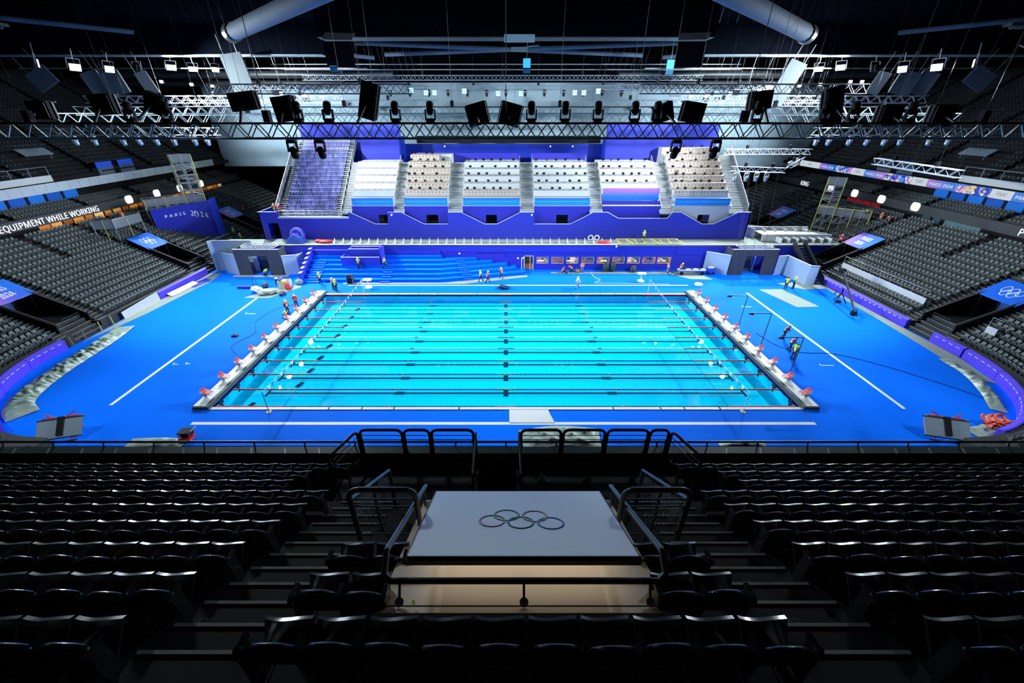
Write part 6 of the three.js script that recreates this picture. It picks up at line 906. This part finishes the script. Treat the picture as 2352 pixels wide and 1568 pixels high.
// ---------------------------------------------------------------- people: one smooth body each, with clothes as children
{
  const cap = (p, a, b, ra, rb) => { const ab = b.clone().sub(a), t = Math.max(0, Math.min(1, p.clone().sub(a).dot(ab) / Math.max(1e-9, ab.lengthSq()))); return p.distanceTo(a.clone().addScaledVector(ab, t)) - (ra + (rb - ra) * t); };
  function capFast(x, y, z, B) { const [ax, ay, az, ra, dx, dy, dz, l2, dr] = B; const px = x - ax, py = y - ay, pz = z - az; let t = (px * dx + py * dy + pz * dz) / l2; t = t < 0 ? 0 : t > 1 ? 1 : t; const qx = px - dx * t, qy = py - dy * t, qz = pz - dz * t; return Math.sqrt(qx * qx + qy * qy + qz * qz) - (ra + dr * t); }
  function surface(bones, grow, N) {
    const B = bones.map(([a, b, ra, rb]) => [a.x, a.y, a.z, ra + grow, b.x - a.x, b.y - a.y, b.z - a.z, Math.max(1e-6, a.distanceToSquared(b)), rb - ra]);
    const bb = new THREE.Box3(); for (const [a, b, ra, rb] of bones) { const r = Math.max(ra, rb) + grow + 0.06; for (const p of [a, b]) { bb.expandByPoint(p.clone().addScalar(r)); bb.expandByPoint(p.clone().addScalar(-r)); } }
    const c = bb.getCenter(V(0, 0, 0)), S = Math.max(...bb.getSize(V(0, 0, 0)).toArray()) / 2 * 1.05;
    const mc = new MarchingCubes(N, new THREE.MeshBasicMaterial(), false, false, 40000), h = N / 2; mc.isolation = 0;
    for (let k = 0; k < N; k++) for (let j = 0; j < N; j++) for (let i = 0; i < N; i++) {
      const x = (i - h) / h * S + c.x, y = (j - h) / h * S + c.y, z = (k - h) / h * S + c.z; let d = 9; const K0 = 0.035;
      for (const b of B) { const e = capFast(x, y, z, b), q = Math.max(K0 - Math.abs(d - e), 0) / K0; d = Math.min(d, e) - q * q * K0 * 0.25; }
      mc.field[i + j * N + k * N * N] = -d;
    }
    mc.update(); const g = new THREE.BufferGeometry(), n = mc.count;
    const pos = new Float32Array(mc.positionArray.slice(0, n * 3)); for (let i = 0; i < n; i++) { pos[3 * i] = pos[3 * i] * S + c.x; pos[3 * i + 1] = pos[3 * i + 1] * S + c.y; pos[3 * i + 2] = pos[3 * i + 2] * S + c.z; }
    g.setAttribute('position', new THREE.BufferAttribute(pos, 3)); g.setAttribute('normal', new THREE.BufferAttribute(new Float32Array(mc.normalArray.slice(0, n * 3)), 3)); return g;
  }
  // joints, figure faces +z: pelvis, chest, neck, head, shoulders, elbows, hands, hips, knees, ankles
  const P = {
    stand: { pel: [0, 0.95, 0], ch: [0, 1.32, 0], nk: [0, 1.52, 0], hd: [0, 1.66, 0.02], el: [[-0.26, 1.12, -0.02], [0.26, 1.12, -0.02]], ha: [[-0.24, 0.88, 0.1], [0.24, 0.88, 0.1]], kn: [[-0.11, 0.5, 0.03], [0.11, 0.5, 0.03]], an: [[-0.13, 0.09, 0], [0.13, 0.09, 0]] },
    walk: { pel: [0, 0.94, 0], ch: [0, 1.31, 0.04], nk: [0, 1.51, 0.06], hd: [0, 1.65, 0.09], el: [[-0.26, 1.12, 0.14], [0.26, 1.12, -0.14]], ha: [[-0.22, 0.95, 0.32], [0.24, 0.88, -0.18]], kn: [[-0.1, 0.5, -0.06], [0.1, 0.53, 0.22]], an: [[-0.11, 0.14, -0.36], [0.11, 0.09, 0.3]] },
    folded: { pel: [0, 0.95, 0], ch: [0, 1.32, 0], nk: [0, 1.52, 0.02], hd: [0, 1.65, 0.06], el: [[-0.28, 1.14, 0.05], [0.28, 1.14, 0.05]], ha: [[0.06, 1.12, 0.24], [-0.06, 1.16, 0.24]], kn: [[-0.12, 0.5, 0.02], [0.12, 0.5, 0.02]], an: [[-0.15, 0.09, 0], [0.15, 0.09, 0]] },
    bend: { pel: [0, 0.9, -0.22], ch: [0, 1.1, 0.16], nk: [0, 1.16, 0.36], hd: [0, 1.18, 0.5], el: [[-0.24, 0.84, 0.34], [0.24, 0.84, 0.34]], ha: [[-0.14, 0.6, 0.44], [0.14, 0.6, 0.44]], kn: [[-0.14, 0.5, -0.02], [0.14, 0.5, 0.02]], an: [[-0.16, 0.09, -0.16], [0.16, 0.09, -0.08]] },
    kneel: { pel: [0, 0.48, -0.16], ch: [0, 0.76, 0.1], nk: [0, 0.88, 0.28], hd: [0, 0.96, 0.4], el: [[-0.24, 0.52, 0.26], [0.24, 0.52, 0.26]], ha: [[-0.14, 0.26, 0.42], [0.16, 0.24, 0.46]], kn: [[-0.15, 0.1, 0.12], [0.15, 0.1, 0.12]], an: [[-0.14, 0.09, -0.32], [0.14, 0.09, -0.32]] },
    carry: { pel: [0, 0.92, 0], ch: [0, 1.27, 0.1], nk: [0, 1.45, 0.17], hd: [0, 1.58, 0.25], el: [[-0.26, 1.06, 0.2], [0.26, 1.06, 0.2]], ha: [[-0.16, 1.0, 0.46], [0.16, 1.0, 0.46]], kn: [[-0.11, 0.5, 0.12], [0.11, 0.48, -0.02]], an: [[-0.12, 0.09, 0.12], [0.12, 0.1, -0.26]] },
    sit: { pel: [0, 0.16, -0.1], ch: [0, 0.52, -0.06], nk: [0, 0.72, 0.02], hd: [0, 0.85, 0.08], el: [[-0.27, 0.4, 0.12], [0.27, 0.4, 0.12]], ha: [[-0.14, 0.42, 0.34], [0.14, 0.42, 0.34]], kn: [[-0.16, 0.42, 0.34], [0.16, 0.42, 0.34]], an: [[-0.14, 0.08, 0.52], [0.14, 0.08, 0.56]] },
  };
  const cache = {}; const v3 = a => V(a[0], a[1], a[2]);
  function build(pose) {
    if (cache[pose]) return cache[pose];
    const q = P[pose], pel = v3(q.pel), ch = v3(q.ch), nk = v3(q.nk), hd = v3(q.hd), up = nk.clone().sub(pel).normalize(), fw = V(1, 0, 0).cross(up).normalize();
    const sh = [-1, 1].map(s => ch.clone().addScaledVector(up, 0.12).add(V(s * 0.19, 0, 0))), hip = [-1, 1].map(s => pel.clone().add(V(s * 0.09, -0.04, 0)));
    const el = q.el.map(v3), ha = q.ha.map(v3), kn = q.kn.map(v3), an = q.an.map(v3);
    const torso = [[pel, ch, 0.145, 0.165], [ch, nk.clone().addScaledVector(up, -0.06), 0.165, 0.09], [sh[0], sh[1], 0.085, 0.085], [pel.clone().add(V(-0.06, 0, 0)), pel.clone().add(V(0.06, 0, 0)), 0.13, 0.13]];
    const legs = [], shoes = [], arms = [], upper = [];
    for (const s of [0, 1]) { legs.push([hip[s], kn[s], 0.095, 0.065], [kn[s], an[s], 0.065, 0.045]); upper.push([sh[s], el[s], 0.062, 0.05]); arms.push([el[s], ha[s], 0.045, 0.032]); const toe = an[s].clone().add(V(0, -0.04, pose === 'kneel' ? -0.1 : 0.17)); if (pose === 'kneel') toe.y = 0.05; shoes.push([an[s].clone().add(V(0, -0.03, -0.02)), toe, 0.055, 0.042]); }
    const hf = hd.clone().sub(nk).normalize();
    const head = [[nk.clone().addScaledVector(up, -0.04), hd, 0.055, 0.06], [hd.clone().add(V(0, 0.03, 0)), hd.clone().add(V(0, -0.04, 0.025)), 0.098, 0.075], [hd.clone().add(V(0, 0, 0.085)), hd.clone().add(V(0, -0.025, 0.11)), 0.012, 0.018], [hd.clone().add(V(-0.1, 0, 0)), hd.clone().add(V(-0.1, -0.03, 0)), 0.018, 0.014], [hd.clone().add(V(0.1, 0, 0)), hd.clone().add(V(0.1, -0.03, 0)), 0.018, 0.014]];
    const bodyParts = [surface([...torso, ...legs, ...upper, ...arms, ...head.slice(0, 2)], 0, 56), surface(head, 0, 30)];
    for (const s of [0, 1]) {                                    // palm, four fingers and a thumb, loosely curled
      const d = ha[s].clone().sub(el[s]).normalize(), side = V(0, 0, 1).cross(d).lengthSq() > 0.05 ? V(0, 0, 1).cross(d).normalize() : V(1, 0, 0), n = d.clone().cross(side).normalize(), tip = ha[s].clone().addScaledVector(d, 0.07), hb = [[ha[s], tip, 0.03, 0.034]];
      [[-0.03, 0.065], [-0.01, 0.075], [0.01, 0.072], [0.03, 0.055]].forEach(([o, l]) => { const a = tip.clone().addScaledVector(side, o), m = a.clone().addScaledVector(d, l * 0.55).addScaledVector(n, 0.008), e = m.clone().addScaledVector(d, l * 0.35).addScaledVector(n, 0.03); hb.push([a, m, 0.0095, 0.009], [m, e, 0.009, 0.008]); });
      const ta = ha[s].clone().addScaledVector(d, 0.02).addScaledVector(side, s ? -0.03 : 0.03), tb = ta.clone().addScaledVector(d, 0.045).addScaledVector(side, s ? -0.025 : 0.025); hb.push([ta, tb, 0.011, 0.009], [tb, tb.clone().addScaledVector(d, 0.025), 0.009, 0.008]);
      bodyParts.push(...hb.map(([a, b, r1, r2]) => bar(a, b, r1, 6, r2)));
    }
    const eye = merge([-1, 1].map(s => new THREE.SphereGeometry(0.012, 6, 5).translate(hd.x + s * 0.035, hd.y + 0.005, hd.z + 0.095)));
    const helm = merge([new THREE.SphereGeometry(0.128, 14, 7, 0, 6.3, 0, 1.55).scale(1, 0.95, 1.12), new THREE.CylinderGeometry(0.13, 0.145, 0.02, 14).scale(1, 1, 1.15).translate(0, 0.0, 0.02)]).translate(hd.x, hd.y + 0.045, hd.z);
    const hair = new THREE.SphereGeometry(0.112, 12, 8, 0, 6.3, 0, 1.7).rotateX(-0.35).translate(hd.x, hd.y + 0.02, hd.z - 0.01);
    return cache[pose] = { body: merge(bodyParts), eye, helm, hair, trousers: surface([...legs, torso[3], [pel, pel.clone().lerp(ch, 0.2), 0.14, 0.14]], 0.014, 44), vest: surface([...torso.slice(0, 3), ...upper.map(([a, b, r1, r2]) => [a, a.clone().lerp(b, 0.35), r1, r2])], 0.024, 44), sleeves: surface([...upper, ...arms.map(([a, b, r1, r2]) => [a, a.clone().lerp(b, 0.85), r1, r2])], 0.014, 40), shoes: surface(shoes, 0.004, 36), stripe: surface([[pel.clone().lerp(ch, 0.45), pel.clone().lerp(ch, 0.52), 0.172, 0.172]], 0.02, 20) };
  }
  const C = { lime: K.lime, orange: K.orange, red: mat([0.7, 0.03, 0.06], 0.6), white: mat([0.75, 0.6, 0.6], 0.6), navy: mat([0.015, 0.02, 0.05], 0.8), tan: mat([0.35, 0.28, 0.2], 0.8), black: mat([0.012, 0.012, 0.014], 0.8), skin: mat([0.5, 0.28, 0.19], 0.6), hair: mat([0.03, 0.02, 0.015], 0.7), hatW: mat([0.85, 0.86, 0.86], 0.4), hatB: mat([0.03, 0.1, 0.6], 0.4), hatR: mat([0.8, 0.05, 0.03], 0.4), refl: mat([0.7, 0.7, 0.65], 0.4) };
  const person = (pose, pos, deg, vest, trou, hat, label) => {
    const b = build(pose), t = thing('person', label, 'person', pos, deg * Math.PI / 180);
    part('body', b.body, C.skin, t); part('trousers', b.trousers, C[trou], t); const v = part('vest', b.vest, C[vest], t); part('reflective_stripe', b.stripe, C.refl, v); part('sleeves', b.sleeves, vest === 'red' ? C.red : trou === 'tan' ? C.white : C.navy, t); part('shoes', b.shoes, C.black, t); part('eyes', b.eye, C.black, t);
    if (hat) part('helmet', b.helm, C[hat], t); else part('hair', b.hair, C.hair, t);
  };
  person('folded', [-27.0, 0, -8.2], 20, 'red', 'navy', 'hatW', 'person in a red jacket and white helmet standing behind the left blocks');
  person('stand', [-27.3, 0, -6.4], 60, 'orange', 'navy', 'hatW', 'person in an orange vest and white helmet behind the left blocks');
  person('kneel', [-26.9, 0, -5.0], 80, 'lime', 'navy', null, 'person in a lime vest kneeling behind a left starting block');
  person('stand', [-23.9, 0, -13.7], 160, 'lime', 'black', 'hatW', 'person in a lime vest at the far left pool corner');
  person('stand', [-24.5, 0, -14.2], 140, 'orange', 'navy', 'hatW', 'person in an orange vest beside the lime vest at the pool corner');
  person('stand', [-27.3, 0, -16.6], 10, 'lime', 'navy', 'hatW', 'person in a lime vest standing at the foot of the team steps');
  person('stand', [-22.3, 1.26, -19.55], -20, 'lime', 'navy', 'hatW', 'person in a lime vest on the team steps before the violet booth');
  person('walk', [-18.4, 1.26, -19.6], 90, 'lime', 'black', 'hatR', 'person with a red helmet walking on the team steps');
  person('kneel', [-22.8, 2.52, -21.6], 30, 'lime', 'navy', 'hatW', 'person crouching inside the violet booth');
  person('walk', [-3.7, 0.03, -17.3], -90, 'lime', 'navy', 'hatW', 'person in a lime vest walking along the far line');
  person('walk', [-2.7, 0.03, -17.0], 100, 'orange', 'black', 'hatW', 'person in an orange vest walking behind the lime vest on the far line');
  person('walk', [-0.7, 0.03, -18.5], 200, 'orange', 'navy', 'hatW', 'person in an orange vest by the end of the team steps');
  person('walk', [10.3, 0, -14.7], -70, 'white', 'tan', 'hatW', 'person in pale clothes walking across the far deck');
  person('sit', [9.0, 0.03, -21.3], 60, 'orange', 'navy', 'hatB', 'person in orange sitting on the floor with a blue helmet under the windows');
  person('kneel', [10.3, 0.03, -21.7], -60, 'orange', 'navy', 'hatR', 'person in orange kneeling with a red helmet under the windows');
  person('stand', [12.0, 0.03, -21.5], 180, 'orange', 'tan', null, 'person in an orange vest walking before the fourth window');
  person('stand', [25.4, 0.03, -21.3], 90, 'orange', 'tan', null, 'person in an orange vest beside the last window');
  person('sit', [27.2, 0.84, -20.6], 90, 'orange', 'navy', 'hatW', 'person in orange seated on the flat trolley');
  person('stand', [39.8, 0.04, -14.4], 150, 'lime', 'navy', null, 'bare-headed person in a lime vest at the sheet before the angled wall');
  person('stand', [40.9, 0.04, -14.4], -150, 'lime', 'navy', 'hatW', 'helmeted person in a lime vest at the sheet before the angled wall');
  person('carry', [30.8, 0, 0.2], 20, 'orange', 'black', 'hatB', 'person in orange with a blue helmet, farthest of the three by the right line');
  person('carry', [29.8, 0, 2.9], 30, 'orange', 'black', 'hatB', 'person in orange reaching forward, middle of the three by the right line');
  person('stand', [29.2, 0, 4.5], -60, 'lime', 'navy', null, 'person in a lime vest holding the pole by the right line');
  person('bend', [-33.2, 0.04, -15.8], 40, 'lime', 'navy', 'hatW', 'person in a lime vest bending over the tools on the sheet');
  person('kneel', [-37.1, 0.04, -19.9], 70, 'lime', 'navy', 'hatW', 'person in a lime vest kneeling in the first portal');
  person('stand', [21.9, 4.05, -24.6], 0, 'lime', 'navy', 'hatW', 'person in a lime vest inside the yellow frame on the ledge');
  const sg = (x) => bowlY(Math.abs(x) - XS) - 0.15;
  person('stand', [-56.6, 7.6, -21.5], 60, 'orange', 'navy', 'hatR', 'person with a red helmet on the wire fenced stage in the left stand');
  person('stand', [-53.6, 3.9, -45.6], 60, 'orange', 'navy', 'hatW', 'person in orange above the farthest exit of the left stand');
  person('stand', [-49.2, 2.2, -33.8], 60, 'lime', 'navy', 'hatW', 'person in a lime vest beside the blue lettered banner');
  person('stand', [-47.9, 1.4, -33.2], 90, 'lime', 'black', 'hatW', 'second person in a lime vest, lower down beside the banner');
  person('bend', [57.2, 7.45, -26.2], -40, 'lime', 'navy', null, 'person in a lime vest leaning over the right scaffold platform');
  person('stand', [59.0, 6.6, -25.4], -60, 'orange', 'navy', 'hatW', 'person in orange at the end of the right scaffold');
  person('kneel', [59.4, 7.0, -24.3], -60, 'orange', 'navy', 'hatW', 'person in orange kneeling at the end of the right scaffold');
  person('stand', [52.9, 3.6, -23.9], -60, 'red', 'navy', 'hatW', 'person in red beside the lettered exit board of the right stand');
  person('stand', [-36.9, 7.65, -26.9], 30, 'orange', 'navy', 'hatW', 'person in orange at the foot of the violet seat block');
  person('stand', [-36.0, 7.65, -26.9], -30, 'red', 'navy', 'hatW', 'person in red at the foot of the violet seat block');
}
scene.traverse(o => { if (o.isMesh) { o.castShadow = true; o.receiveShadow = true; } if (o.isSpotLight || o.isPointLight) o.castShadow = true; });
renderer.render(scene, camera);
